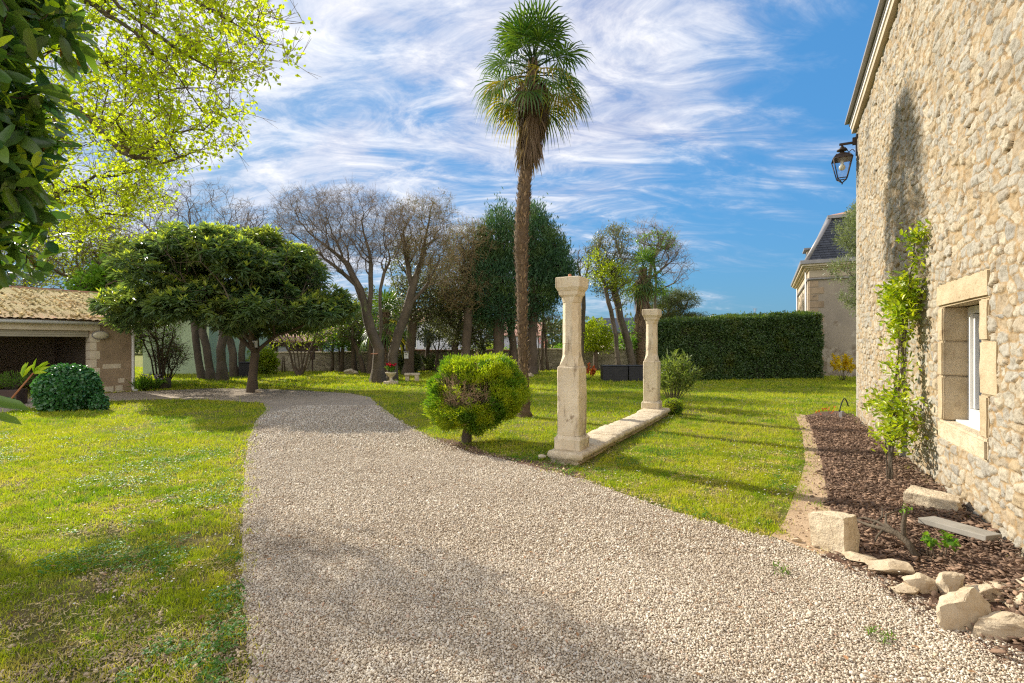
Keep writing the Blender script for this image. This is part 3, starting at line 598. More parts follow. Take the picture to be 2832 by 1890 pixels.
def rubble_mat(name,st1,st2,mort,dark):
    m,t,b,o=newmat(name); v=ncoord(t); am=N(t,'ShaderNodeAttribute',attribute_name='mort'); ai=N(t,'ShaderNodeAttribute',attribute_name='sid'); aw=N(t,'ShaderNodeAttribute',attribute_name='worn')
    c=ramp(t,ai.outputs['Fac'],[(0,(.48,.43,.34)),(.25,(.38,.355,.30)),(.5,(.52,.445,.32)),(.7,(.33,.31,.27)),(.84,(.42,.325,.20)),(1,(.50,.44,.335))])
    c=mixc(t,mth(t,'MULTIPLY',ramp(t,nz(t,v,26,10,.75),[(.47,0),(.62,1)]),.55),c,dark)
    mo=mixc(t,ramp(t,nz(t,v,3,6),[(.35,0),(.65,1)]),mort,(mort[0]*.80,mort[1]*.74,mort[2]*.62))
    c=mixc(t,am.outputs['Fac'],c,mo)
    c=mixc(t,ramp(t,nz(t,v,1.1,8,.65),[(.56,0),(.72,.55)]),c,(.27,.25,.20))
    c=mixc(t,ramp(t,nz(t,v,3.3,7,.7),[(.63,0),(.72,.6)]),c,(.42,.23,.07))
    c=mixc(t,aw.outputs['Fac'],c,(.115,.11,.095)); aj=N(t,'ShaderNodeAttribute',attribute_name='joint'); c=mixc(t,mth(t,'MULTIPLY',aj.outputs['Fac'],.85),c,(.15,.095,.05))  # crevices darkened: joint dirt, plus relief shade put into the colour
    t.links.new(c,b.inputs['Base Color']); b.inputs['Roughness'].default_value=.92; b.inputs['Specular IOR Level'].default_value=.2
    n1=addbump(t,b,nz(t,v,38,10,.72),.75,.018); addbump(t,b,nz(t,v,150,4,.6),.4,.004,n1); return m
M['rubble']=rubble_mat('rubble_wall',(.56,.48,.36),(.46,.40,.31),(.40,.285,.16),(.16,.12,.078))
def house():
    root=thing('stone_house','tall rubble stone house with small recessed window filling the right side','house',tuple(HA))
    off=HA
    du=.0105; U=np.arange(0,11.0,du); dz=.0115; Z=np.arange(0,7.4,dz); uu,zz=np.meshgrid(U,Z)
    F1,E,ID=rubble(uu,zz,.155,.100,5,.46)
    E=E+.10*(fbm(uu*22,zz*22,41,3)-.5)
    pr=hash2(np.floor(ID*997),np.floor(ID*313),2); s=np.clip((E-.08)/.085,0,1); s=s*s*(3-2*s); proud=.001+.024*pr**1.1; crv=np.clip(1-np.abs(E-.07)/.05,0,1)*np.clip((fbm(uu*6,zz*6,91)-.40)*6,0,1)*np.clip(pr*3,0,1)
    tx=(hash2(np.floor(ID*773),0*ID,3)-.5)*2; tz=(hash2(np.floor(ID*541),0*ID,5)-.5)*2
    facet=np.abs(fbm(uu*8+ID*50,zz*9+ID*31,13,4)-.5)*2
    h=s*(proud+.10*tx*(np.mod(uu+ID*7,.15)-.075)*.9*0+.010*tz*np.sin(zz*24+ID*40)+.010*tx*np.sin(uu*18+ID*60))-crv*.020+s*(facet-.3)*.034+.014*(fbm(uu*13,zz*13,17)-.5)+.025*(fbm(uu*1.3,zz*1.3,19)-.5)+.012*(fbm(uu*45,zz*45,23,2)-.5)
    h=h*.8
    mort=np.clip(1-np.clip((E-.08)/.07,0,1)*np.clip((pr+.25*fbm(uu*9,zz*9,77))*3.0,0,1),0,1)
    sur=((uu>5.60)&(uu<7.06)&(zz>.58)&(zz<2.24))|((uu>5.6)&(uu<7.23)&(zz>1.15)&(zz<1.62)); h=np.where(sur,-.014,h)
    # smoother quoins at the corner
    qz=np.floor(zz/.36); ql=.13+.16*(np.mod(qz,2)); q=(uu<ql); qe=np.clip(np.minimum(np.minimum(np.mod(zz,.36),.36-np.mod(zz,.36)),np.abs(ql-uu))/.015,0,1)
    h=np.where(q,.012*qe+.006*(fbm(uu*14,zz*14,17)-.5),h); mort=np.where(q,(1-qe)*.6,mort); ID=np.where(q,.1+.2*np.mod(qz*.37,1),ID)
    # grey damp stain high on the wall
    worn=np.clip(1-np.abs(uu-4.05-.25*(fbm(zz*1.2,zz*0,3)-.5)-.16*(zz-4))/(.30+.2*fbm(uu*3,zz*3,8)),0,1)*0+np.clip((fbm(uu*1.4,zz*.7,51)-.62)*3,0,.45)*np.clip((zz-1.5)/2,0,1)
    worn=worn+.75*np.clip((fbm(uu*3,zz*1.0,55)-.40)*2.2,0,1)*np.clip(1-np.abs(uu-1.25-.15*zz*.1)/.55,0,1)*np.clip((zz-1.8)/1.2,0,1)*np.clip((5.9-zz)/1,0,1)
    worn=np.clip(worn+.45*np.clip((.25-zz)/.25,0,1)*fbm(uu*2,zz*6,4),0,.75)
    V=(HA+HU*uu[...,None]+HN*h[...,None]+HZ*zz[...,None]).reshape(-1,3)
    nu=len(U); nzv=len(Z); I=(np.arange(nzv-1)[:,None]*nu+np.arange(nu-1)[None]); cu=(uu[:-1,:-1]+du/2); cz=(zz[:-1,:-1]+dz/2)
    lim=np.where(cu<6,6.05+.10*cu,6.65-.10*(cu-6))
    cut=(cu>5.80)&(cu<6.83)&(cz>.77)&(cz<2.0)
    keep=(cz<lim)&~cut; I=I[keep]
    Q=np.stack([I,I+1,I+nu+1,I+nu],-1)
    o=npmesh('rubble_wall',V,Q,None,None,None,M['rubble'],True,root,off,{'mort':mort.ravel(),'sid':ID.ravel(),'worn':worn.ravel(),'joint':(crv*(uu<99)).ravel()})
    # plain remaining walls
    bm=bmesh.new(); D=-9.5
    def face(ps): bm.faces.new([bm.verts.new(HW(*p)) for p in ps])
    face([(0.0,0,0),(0.0,0,6.1),(0.0,D,6.1),(0.0,D,0)]); face([(12,0,0),(12,D,0),(12,D,6.1),(12,0,6.1)]); face([(0,D,0),(0,D,6.1),(6,D,6.6),(12,D,6.1),(12,D,0)]); face([(11,-.02,0),(12,-.02,0),(12,-.02,6.1),(11,-.02,6.12)])
    face([(0.01,-.5,0),(5.5,-.5,0),(5.5,-.5,6.0),(0.01,-.5,6.1)])
    bmobj('side_wall',bm,M['render_light'],root,off=off)
    # roof
    bm=bmesh.new(); 
    for (a,za),(b,zb) in (((-.12,6.24),(6.0,6.85)),((6.0,6.85),(12.25,6.24))):
        vs=[]
        for u,z in ((a,za),(b,zb)):
            for h in (.20,-9.6):
                for d in (0,.05): vs.append(bm.verts.new(HW(u,h,z+d)))
        for f in ((0,1,3,2),(4,6,7,5),(0,4,5,1),(2,3,7,6),(1,5,7,3),(0,2,6,4)): bm.faces.new([vs[i] for i in f])
    bmesh.ops.recalc_face_normals(bm,faces=bm.faces); bmobj('roof',bm,M['zinc'],root,off=off)
    def slopebar(name,h0,h1,zoff,th,mat,u0):
        bm=bmesh.new(); vs=[]
        for u in (u0,6.0,12.2):
            zc=6.04+.10*(u if u<=6 else 12-u)+zoff
            for h,z in ((h0,zc),(h1,zc),(h1,zc+th),(h0,zc+th)): vs.append(bm.verts.new(HW(u,h,z)))
        for k in (0,4):
            for j in range(4): bm.faces.new([vs[k+j],vs[k+(j+1)%4],vs[k+4+(j+1)%4],vs[k+4+j]])
        bm.faces.new(vs[:4]); bm.faces.new(vs[8:][::-1]); bmesh.ops.recalc_face_normals(bm,faces=bm.faces)
        bmobj(name,bm,mat,root,off=off)
    slopebar('verge_cornice',-.05,.085,-.03,.11,M['render_light'],-.05)
    slopebar('verge_board',-.05,.105,.083,.07,M['white_paint'],-.08)
    slopebar('verge_flashing',-.05,.125,.156,.025,M['zinc'],-.11)
    # window surround
    def part(name,args,mat,**k):
        bm=bmesh.new(); hbox(bm,*args,**k); 
        if k.get('rough'): bmesh.ops.subdivide_edges(bm,edges=bm.edges[:],cuts=3,use_grid_fill=True); [setattr(v,'co',v.co+noise.noise_vector(v.co*9)*.006) for v in bm.verts]
        return bmobj(name,bm,mat,w,off=off)
    w=bmobj('window',(lambda b:(hbox(b,5.79,6.84,-.28,-.262,.78,1.99),b)[1])(bmesh.new()),M['win_dark'],root,off=off)
    st=M['limestone']
    st=M['surround']; part('lintel',(5.60,7.06,-.24,.014,1.99,2.24),st,bev=.02,rough=.006)
    part('stone_sill',(5.66,7.02,-.24,.020,.585,.778),M['limestone2'],bev=.02,rough=.008)
    for a in ((5.62,5.792,-.24,.010,.782,1.25),(5.64,5.792,-.24,.013,1.254,1.62),(5.61,5.792,-.24,.008,1.624,1.985),(6.84,7.02,-.24,.010,.782,1.15),(6.84,7.22,-.24,.007,1.154,1.62),(6.84,7.04,-.24,.010,1.624,1.985)): part('jamb_stone',a,st,bev=.012,rough=.006,seed=a[4])
    fr=bmesh.new()
    for a in ((5.795,5.865,-.262,-.20,.80,1.98),(6.765,6.835,-.262,-.20,.80,1.98),(5.866,6.764,-.262,-.20,1.91,1.98),(5.866,6.764,-.262,-.20,.80,.92),(5.80,6.83,-.262,-.10,.779,.799),(6.27,6.35,-.262,-.21,.921,1.909)): hbox(fr,*a)
    bmobj('window_frame',fr,M['white_paint'],w,off=off)
    for a in ((5.872,5.915,-.26,-.225,.93,1.90),(6.715,6.757,-.26,-.225,.93,1.90)): sb=bmesh.new(); hbox(sb,*a); bmobj('sash',sb,M['white_paint'],w,off=off)
house()
# downpipe hugging the corner and cable stub
g=Geo(); c=HW(-.06,-.06,0)
g.tube([c+HZ*z for z in (0,2,4,5.98)],.045,10); d=g.build('downpipe',M['zinc'],None,c,True); d.location=c; tag(d,'grey zinc drainpipe running down the far corner of the stone house','drainpipe')
c=HW(.12,.28,0); bm=bmesh.new(); add_box(bm,(c[0],c[1],.09),(.09,.07,.18),.5,.01)
rt=thing('outdoor_socket','small grey post socket with a looping black cable at the house corner','socket',tuple(c)); bmobj('socket_post',bm,M['zinc'],rt,off=c)
g=Geo(); a=np.linspace(0,1,14); g.tube([c+np.array((-.05+.22*t_,.05*t_, .17+.30*math.sin(t_*2.6)-.05*t_)) for t_ in a],.012,6); g.build('cable',M['rubber'],rt,c,True)

# lantern
def lantern():
    mnt=HW(.10,.02,5.72); c0=HW(.10,.27,5.33)
    rt=thing('wall_lantern','black four-sided lantern hanging from a scrolled bracket at the house corner','lantern',tuple(mnt))
    # bracket
    bm=bmesh.new(); hbox(bm,.04,.16,.0,.03,5.50,5.92,.004); hbox(bm,.07,.13,.03,.09,5.72,5.87,.004); hbox(bm,.08,.12,.06,.32,5.745,5.79,.004); bmobj('bracket',bm,M['iron'],rt,off=mnt)
    g=Geo(); g.tube([HW(.1,.05+.20*t_,5.58+.10*t_+.035*math.sin(t_*9)) for t_ in np.linspace(0,1,16)],.008,6); g.build('scroll',M['iron'],rt,mnt,True)
    def ring(r,z,rot=0): return [c0+HU*(r*sx)+HN*(r*sy)+HZ*z for sx,sy in ((-1,-1),(1,-1),(1,1),(-1,1))]
    g=Geo(); top=ring(.17,.12); bot=ring(.085,-.28); hp=ring(.11,.21); tip=c0+HZ*-.37
    for k in range(4):
        for A,B in ((top[k],bot[k]),(top[k],top[(k+1)%4]),(bot[k],bot[(k+1)%4]),(bot[k],tip),(top[k],hp[k]),(hp[k],hp[(k+1)%4])): g.tube([A,B],.011,5)
    g.tube([tip+HZ*.01,tip-HZ*.03],.014,6); g.build('frame',M['iron'],rt,mnt)
    bm=bmesh.new(); v=[bm.verts.new(p) for p in hp]+[bm.verts.new(p) for p in ring(.045,.255)]
    for k in range(4): bm.faces.new([v[k],v[(k+1)%4],v[4+(k+1)%4],v[4+k]])
    bm.faces.new(v[4:]); v2=[bm.verts.new(p) for p in ring(.172,.124)]+[bm.verts.new(p) for p in ring(.112,.212)]
    for k in range(4): bm.faces.new([v2[k],v2[(k+1)%4],v2[4+(k+1)%4],v2[4+k]])
    bmobj('hood',bm,M['iron'],rt,off=mnt)
    g=Geo(); z=[.26,.30,.305,.33,.36,.37,.40,.44]; r=[.04,.04,.10,.09,.03,.045,.02,.012]
    g.tube([c0+HZ*q for q in z],r,12); g.build('finial_cap',M['iron'],rt,mnt,True)
    bm=bmesh.new(); a=ring(.165,.115); b=ring(.083,-.275); va=[bm.verts.new(p) for p in a]; vb=[bm.verts.new(p) for p in b]
    for k in range(4): bm.faces.new([va[k],va[(k+1)%4],vb[(k+1)%4],vb[k]])
    bmobj('glass_panes',bm,M['glass'],rt,off=mnt)
    bm=bmesh.new(); bmesh.ops.create_uvsphere(bm,u_segments=16,v_segments=10,radius=.062); bmesh.ops.translate(bm,verts=bm.verts,vec=Vector(c0-HZ*.05)); bl=bmobj('bulb',bm,M['bulb'],rt,True,mnt)
    g=Geo(); g.tube([c0+HZ*.12,c0+HZ*.02,c0-HZ*.005],[.03,.03,.02],10); g.build('bulb_holder',M['white_paint'],rt,mnt)
lantern()

# ------------------------------------------------------------ pillars and kerb
PD=np.array((.489,.872,0)); PN=np.array((-.872,.489,0))
def octring(c,a,ch,z): # square half-side a with corner chamfer ch
    a=a*1.13; ch=ch*1.13
    p=[(a,-(a-ch)),(a,(a-ch)),((a-ch),a),(-(a-ch),a),(-a,(a-ch)),(-a,-(a-ch)),(-(a-ch),-a),((a-ch),-a)]
    return [c+PD*x+PN*y+HZ*z for x,y in p]
def loft(secs,c,name,mat,root,seed=0,rough=.003,off=None):
    bm=bmesh.new(); rings=[]
    # resample for surface roughness
    S=[secs[0]]
    for a,b in zip(secs[:-1],secs[1:]):
        k=max(1,int(abs(b[0]-a[0])/.05)); 
        for q in range(1,k+1): S.append(tuple(a[i]+(b[i]-a[i])*q/k for i in range(3)))
    for z,a,ch in S:
        r=octring(c,a,ch,z); rr=[]
        for k in range(8):
            p,q=r[k],r[(k+1)%8]; n=4 if k%2==0 else 2
            for j in range(n):
                v=Vector(p+(q-p)*j/n); v+=noise.noise_vector(v*7+Vector((seed,0,0)))*rough*1.5+noise.noise_vector(v*25+Vector((seed,3,0)))*rough*1.1; rr.append(bm.verts.new(v))
        rings.append(rr)
    n=len(rings[0])
    for A,B in zip(rings[:-1],rings[1:]):
        for k in range(n): bm.faces.new([A[k],A[(k+1)%n],B[(k+1)%n],B[k]])
    bm.faces.new(rings[-1]); bm.faces.new(rings[0][::-1]); bmesh.ops.recalc_face_normals(bm,faces=bm.faces)
    return bmobj(name,bm,mat,root,off=off)
def pillar(c,h,label,seed):
    c=np.array((*c,0.)); root=thing('stone_pillar',label,'pillar',(c[0],c[1],.135),'stone pillars on the low kerb'); o=np.array((c[0],c[1],.135)); e=.163; k=h
    loft([(e,.165,.012),(e+.14*k,.168,.012),(e+.17*k,.150,.012),(e+.185*k,.143,.012)],c,'base_block',M['limestone'],root,seed,.004,o)
    loft([(e+.188*k,.137,.012),(e+1.10*k,.139,.014),(e+1.118*k,.132,.014)],c,'square_block',M['limestone'],root,seed+1,.004,o)
    loft([(e+1.121*k,.120,.008),(e+1.14*k,.118,.012),(e+1.27*k,.106,.062),(e+1.43*k,.104,.061)],c,'shaft_foot',M['limestone'],root,seed+2,.003,o)
    loft([(e+1.432*k,.104,.061),(e+1.99*k,.102,.060),(e+2.00*k,.104,.052),(e+2.07*k,.107,.030),(e+2.10*k,.122,.010),(e+2.15*k,.126,.006),(e+2.155*k,.134,.008),(e+2.20*k,.154,.008),(e+2.33*k,.156,.010),(e+2.338*k,.150,.012)],c,'shaft',M['limestone'],root,seed+3,.003,o)
    return root,c
pillar((.827,6.98),1.0,'nearer and taller pale stone pillar with octagonal shaft at the near end of the kerb',1)
pillar((3.10,11.22),.935,'farther pale stone pillar with octagonal shaft at the far end of the kerb',11)
g=Geo(); c=np.array((.80,7.0,2.498)); g.tube([c,c+HZ*.02,c+HZ*.05,c+HZ*.06],[.012,.02,.024,.01],8); o=g.build('iron_pin',M['terracotta'],None,c,True); o.location=c; tag(o,'small rusty pin standing on top of the nearer stone pillar','pin')
def kerb():
    st=np.array((.897,6.57,0)); root=thing('stone_kerb','low weathered stone kerb running between the two pillars','kerb',(st[0],st[1],0))
    cuts=[0,.62,1.55,2.45,3.45,4.5,5.36]; rng=random.Random(4)
    for i,(a,b) in enumerate(zip(cuts[:-1],cuts[1:])):
        bm=bmesh.new(); w=.49+rng.uniform(-.012,.02); zt=.132+rng.uniform(-.006,.006); sh=rng.uniform(-.012,.012)
        nx=int((b-a)/.03); prof=[(y_,z_+.03) for y_,z_ in [(0.06,-.06),(.055,.0),(.045,.030),(.002,.05),(-.014,.085),(-.004,.118),(.02,zt),(.12,zt+.003),(.24,zt+.004),(.36,zt+.002),(w-.02,zt),(w,.115),(w+.012,.085),(w,.05),(w-.04,.030),(w-.05,-.06)]]
        rows=[]
        for k in range(nx+1):
            s=a+.008+(b-a-.016)*k/nx; row=[]; endf=min(k,nx-k)
            for y,z in prof:
                inset=0
                if i==0: inset=max(0,.02-s)*.8 if z>.1 else 0
                v=Vector(st+PD*(s)+PN*(y+sh)+HZ*z)
                if endf==0 and z>.1: v.z-=.022
                v+=noise.noise_vector(v*6)*.010+noise.noise_vector(v*22)*.006; row.append(bm.verts.new(v))
            rows.append(row)
        for A,B in zip(rows[:-1],rows[1:]):
            for k in range(len(prof)-1): bm.faces.new([A[k],B[k],B[k+1],A[k+1]])
        bm.faces.new(rows[0]); bm.faces.new(rows[-1][::-1]); bmesh.ops.recalc_face_normals(bm,faces=bm.faces)
        bmobj('kerb_stone',bm,M['limestone2'],root,True,(st[0],st[1],0))
kerb()

# ------------------------------------------------------------ loose stones
def rock(name,label,cat,c,s,yaw,seed,mat='rock',boxy=.5,rough=.12,tilt=(0,0),group=None,sub=4,pts=None):
    bm=bmesh.new(); bmesh.ops.create_cube(bm,size=2); bmesh.ops.subdivide_edges(bm,edges=bm.edges[:],cuts=9,use_grid_fill=True)
    sv=Vector((seed*3.7,seed*1.3,seed)); rr=random.Random(seed)
    planes=[(Vector((rr.gauss(0,1),rr.gauss(0,1),rr.gauss(0,.8))).normalized(),rr.uniform(.55,.92)) for _ in range(13)]
    for v in bm.verts:
        p=v.co.copy(); sp=p.normalized(); p=p.lerp(sp*1.15,1-boxy)
        for n_,d_ in planes:
            if boxy<.8:
                q=p.dot(n_)-d_
                if q>0: p-=n_*q
        p+=noise.noise_vector(p*1.4+sv)*rough+noise.noise_vector(p*4+sv)*rough*.35+noise.noise_vector(p*11+sv)*rough*.14
        v.co=Vector((p.x*s[0]/2,p.y*s[1]/2,p.z*s[2]/2))
    bmesh.ops.rotate(bm,verts=bm.verts,matrix=Matrix.Rotation(tilt[0],3,'X')@Matrix.Rotation(tilt[1],3,'Y'),cent=(0,0,0)); bmesh.ops.rotate(bm,verts=bm.verts,matrix=Matrix.Rotation(yaw,3,'Z'),cent=(0,0,0))
    o=bmobj(name,bm,M[mat]); o.location=(c[0],c[1],c[2] if len(c)>2 else s[2]*.38); 
    if boxy<.8:
        for p in o.data.polygons: p.use_smooth=False
    return tag(o,label,cat,group)
rock('stone_block','upright squared stone block at the corner between drive and bark bed','stone block',(2.50,3.93,.13),(.20,.27,.29),R(28),3,'limestone2',.86,.09,tilt=(R(-8),R(4)))
rock('stone_block','long weathered stone block lying against the foot of the house wall','stone block',(4.00,4.82,.09),(.24,.40,.17),R(40),5,'limestone2',.84,.10,tilt=(R(4),R(-5)))
bm=bmesh.new(); add_box(bm,(0,0,0),(.24,.46,.045),Matrix.Rotation(R(24),4,'Z')@Matrix.Rotation(R(5),4,'Y'),.006); 
o=bmobj('paving_slab',bm,M['slab']); o.location=(3.66,4.15,.085); tag(o,'flat grey paving slab lying on the bark beside the house wall','paving slab')
grp='rough stones edging the bark bed'
for k,(px,py,w,h,lab,tl) in enumerate([(2392,1570,.26,.10,'flat buff edging stone directly right of the upright block',0),(2448,1598,.30,.13,'long low edging stone second from the upright block',0),(2508,1650,.22,.09,'small low stone lying in front of the edging row',0),
  (2546,1650,.26,.15,'pointed pale edging stone third from the upright block',.2),(2627,1660,.21,.19,'rounded cube-like edging stone, tallest in the back row',0),(2717,1672,.23,.16,'smooth rounded edging stone behind the large angular rock',.1),(2775,1668,.34,.11,'long flat edging stone near the right edge, behind the slab rock',0),
  (2668,1755,.42,.26,'large angular rock with a peaked top at the front of the edging',.25),(2788,1790,.44,.15,'broad flat slab rock right of the peaked rock',-.15),(2826,1700,.22,.12,'small pale stone wedged at the right edge above the slab rock',0),(2842,1650,.2,.15,'half-hidden edging stone at the far right edge beside the wall',0)]):
    x,y=G(px,py); y+=w*.25; x=(px-1416)/1400*y
    rock('edging_stone',lab,'rock',(x,y,h*.30),(w*.96,w*.66,h*.82),R(-25+17*k%40),20+k,'rock',.72,.13,(tl,tl*.5),grp)
for k,(px,py,w) in enumerate([(2205,1380+120,.06),(2255,1515,.07),(1558,1287,.06),(1500,1250+20,.09),(2586,1880-60,.03)]):
    x,y=G(px,py); rock('loose_stone',['small tan stone lying on the drive edge left of the upright block','ochre stone on the gravel just in front of the upright block','small white stone at the foot of the nearer pillar kerb','dark stone lying beside the left end of the kerb','single reddish pebble lying on the near gravel'][k],'stone',(x,y,w*.3),(w*1.4,w,w*.7),k,60+k,'rock' if k!=3 else 'limestone2',.4,.1)
# ------------------------------------------------------------ garage
GA=np.array((-12.7,16.97,0.)); GU=nrm(np.array((-.512,-.859,0.))); GN=np.array((-GU[1],GU[0],0.)); GN=-GN if np.dot(GN,(0,-1,0))<0 else GN
if np.dot(GN,(1,0,0))<0: GN=-GN
def GW(u,h,z): return GA+GU*u+GN*h+HZ*z
def gbox(bm,u0,u1,h0,h1,z0,z1,bev=0):
    r=bmesh.ops.create_cube(bm,size=1); vs=r['verts']; bmesh.ops.scale(bm,verts=vs,vec=(u1-u0,h1-h0,z1-z0))
    if bev:
        es=list({e for v in vs for e in v.link_edges}); rr=bmesh.ops.bevel(bm,geom=es,offset=bev,segments=2,affect='EDGES'); vs=list({v for f in rr['faces'] for v in f.verts}|{v for v in vs if v.is_valid})
    c=GW((u0+u1)/2,(h0+h1)/2,(z0+z1)/2); X=GU;Y=GN
    T=Matrix(((X[0],Y[0],0,c[0]),(X[1],Y[1],0,c[1]),(0,0,1,c[2]),(0,0,0,1))); bmesh.ops.transform(bm,matrix=T,verts=vs)
    return vs
def garage():
    root=thing('garage','low open-fronted garage with mossy clay tile roof at the left edge','garage',tuple(GA)); off=GA; W=8.4; D=-6
    bm=bmesh.new(); gbox(bm,0,1.17,-.35,0,0,2.32); gbox(bm,1.17,W,-.30,-.005,1.99,2.32)
    gbox(bm,W,W+.6,-.35,0,0,2.32); bmobj('front_wall',bm,M['old_render'] if 0 else M['render_old'],root,off=off)
    bm=bmesh.new(); gbox(bm,0,.3,D,-.36,0,2.3); gbox(bm,W+.3,W+.6,D,-.36,0,2.3); gbox(bm,.3,W+.3,D,D+.3,0,2.9)
    for u in (0.,W+.3):
        a=[bm.verts.new(GW(u,h,z)) for h,z in ((0,2.3),(-3.1,3.38),(D,2.3))]; b=[bm.verts.new(GW(u+.3,h,z)) for h,z in ((0,2.3),(-3.1,3.38),(D,2.3))]
        bm.faces.new(a); bm.faces.new(b[::-1])
    bmobj('side_wall',bm,M['concrete'],root,off=off)
    # quoins round the opening and at foot
    rg=random.Random(2)
    z=.02
    for k in range(7):
        hh=.27; w=.16 if k%2 else .25; bm=bmesh.new(); gbox(bm,1.165-w,1.172,-.34,.008,z,z+hh-.012,.006); bmobj('quoin_stone',bm,M['quoin'],root,off=off); z+=hh
    for (a,b,z0,z1) in ((.35,.85,.78,.93),(.30,.50,.05,.22),(.55,.80,.04,.20),(.25,.42,.30,.45),(.25,.62,.01,.04)):
        bm=bmesh.new(); gbox(bm,a,b,-.1,.006,z0,z1,.005); bmobj('wall_stone',bm,M['quoin'],root,off=off)
    bm=bmesh.new(); gbox(bm,.92,W+.4,-.25,.014,2.0,2.20,.006); bmobj('lintel_beam',bm,M['quoin'],root,off=off)
    bm=bmesh.new()
    for k in range(3): gbox(bm,1.19,W-.02,-.10-.004*k,-.06,1.80+.065*k,1.80+.065*k+.062,.008)
    bmobj('roller_shutter',bm,M['beige_metal'],root,off=off)
    # tiled roof: real corrugated canal tiles with moss
    nu=int((W+1.0)/.04)+1; nv=22; U=np.linspace(-.18,W+.8,nu); S=np.linspace(0,1,nv); uu,ss=np.meshgrid(U,S)
    hh=.28-3.42*ss; ph_=uu/.20; row=np.floor(ss*9+.001); fr=ss*9-row
    z=2.30+1.10*ss+.035*np.abs(np.sin(ph_*math.pi))+.03*(1-fr)*.5+.03*(fbm(uu*3,ss*9,5)-.5)+np.clip(ss*8-.5,0,1)*.035*(fbm(uu*9,ss*25,6))
    V=(GA+GU*uu[...,None]+GN*hh[...,None]+HZ*z[...,None]).reshape(-1,3); I=(np.arange(nv-1)[:,None]*nu+np.arange(nu-1)[None]).ravel(); Q=np.stack([I,I+1,I+nu+1,I+nu],-1)
    m,t,b,o=newmat('mossy_tile'); v=ncoord(t); c=mixc(t,ramp(t,nz(t,v,6,8,.7),[(.35,0),(.65,1)]),(.50,.24,.12),(.42,.34,.16))
    c=mixc(t,ramp(t,nz(t,v,9,8,.7),[(.45,0),(.6,1)]),c,(.50,.36,.15)); am=N(t,'ShaderNodeAttribute',attribute_name='moss')
    c=mixc(t,am.outputs['Fac'],c,mixc(t,nz(t,v,14,6),(.30,.27,.07),(.54,.40,.15))); t.links.new(c,b.inputs['Base Color']); b.inputs['Roughness'].default_value=.95; addbump(t,b,nz(t,v,30,8,.7),1,.05)
    moss=np.clip(np.clip((ss-.02)*4,0,1)*1.2*fbm(uu*4,ss*12,3)+np.clip(ss-.6,0,1)*.8,0,.95)
    npmesh('roof',V,Q,None,None,None,m,True,root,off,{'moss':moss.ravel()})
    rng=np.random.default_rng(4); n=8500; u=rng.uniform(-.15,W+.7,n); s=rng.beta(1.3,1.0,n); pos=(GA+GU*u[:,None]+GN*(.26-3.4*s)[:,None]+HZ*(2.34+1.10*s)[:,None]); k=fbm(u*2.5,s*9,14)>.36; pos=pos[k]
    g=Geo(); lumps(g,pos,np.full(len(pos),.034)*rng.lognormal(0,.35,len(pos)),rng,.55,1.2,(OCT,OCTF)); 
    mm=surf('dry_moss',(.64,.42,.18),(.42,.34,.14),1.4,.95,.3,rnd=.8); o=g.build('roof_moss',mm,root,off); o['kind']='stuff'
    bm=bmesh.new(); vs=[]
    for u in (-.2,W+.8):
        for h,z in ((-3.1,3.42),(-3.15,3.5),(-3.2,3.42)): vs.append(bm.verts.new(GW(u,h,z)))
    for k in range(3): bm.faces.new([vs[k],vs[(k+1)%3],vs[3+(k+1)%3],vs[3+k]])
    for (u0,u1) in ((-.18,W+.8),): bm.faces.new([bm.verts.new(GW(*p)) for p in ((u0,-3.14,3.42),(u1,-3.14,3.42),(u1,D-.2,2.3),(u0,D-.2,2.3))])
    bmobj('ridge',bm,M['tile'],root,off=off)
    g=Geo(); 
    for u in np.arange(-.12,.9,.2): g.tube([GW(u,.30,2.34),GW(u,-.15,2.48)],[.075,.06],8)
    g.build('end_tile',M['tile'],root,off,True)
    g=Geo(); g.tube([GW(-.15,.16,2.235),GW(W+.8,.16,2.235)],.058,10); g.build('gutter',M['white_paint'],root,off,True)
    g=Geo(); g.tube([GW(.03,.14,2.2),GW(.03,.07,2.02),GW(.03,.07,.10),GW(.03,.10,.05),GW(-.08,.16,.03)],.045,10); g.build('downpipe',M['white_paint'],root,off,True)
    # oval wall lamp and bell
    bm=bmesh.new(); bmesh.ops.create_uvsphere(bm,u_segments=20,v_segments=12,radius=1)
    T=Matrix(((GU[0]*.21,GN[0]*.07,0,0),(GU[1]*.21,GN[1]*.07,0,0),(0,0,.12,0),(0,0,0,1))); bmesh.ops.transform(bm,matrix=T,verts=bm.verts)
    c=GW(.93,.07,1.86); lt=bmobj('wall_lamp',bm,M['bulb'],None,True); lt.location=c; tag(lt,'oval bulkhead lamp fixed on the garage pier beside the opening','lamp')
    g=Geo(); a=np.linspace(0,2*math.pi,24); g.tube([GU*.215*math.cos(x)+HZ*.125*math.sin(x)+GN*.0 for x in a],.018,6,); g.build('lamp_ring',M['zinc'],lt,None,True)
    # inner board and floor
    bm=bmesh.new(); gbox(bm,3.1,4.1,D+.31,D+.36,.9,2.25); bmobj('inner_board',bm,M['pale_door'],root,off=off)
    bm=bmesh.new(); gbox(bm,.3,W+.3,D+.3,-.01,0,.012); bmobj('floor_slab',bm,M['concrete'],root,off=off)
garage()
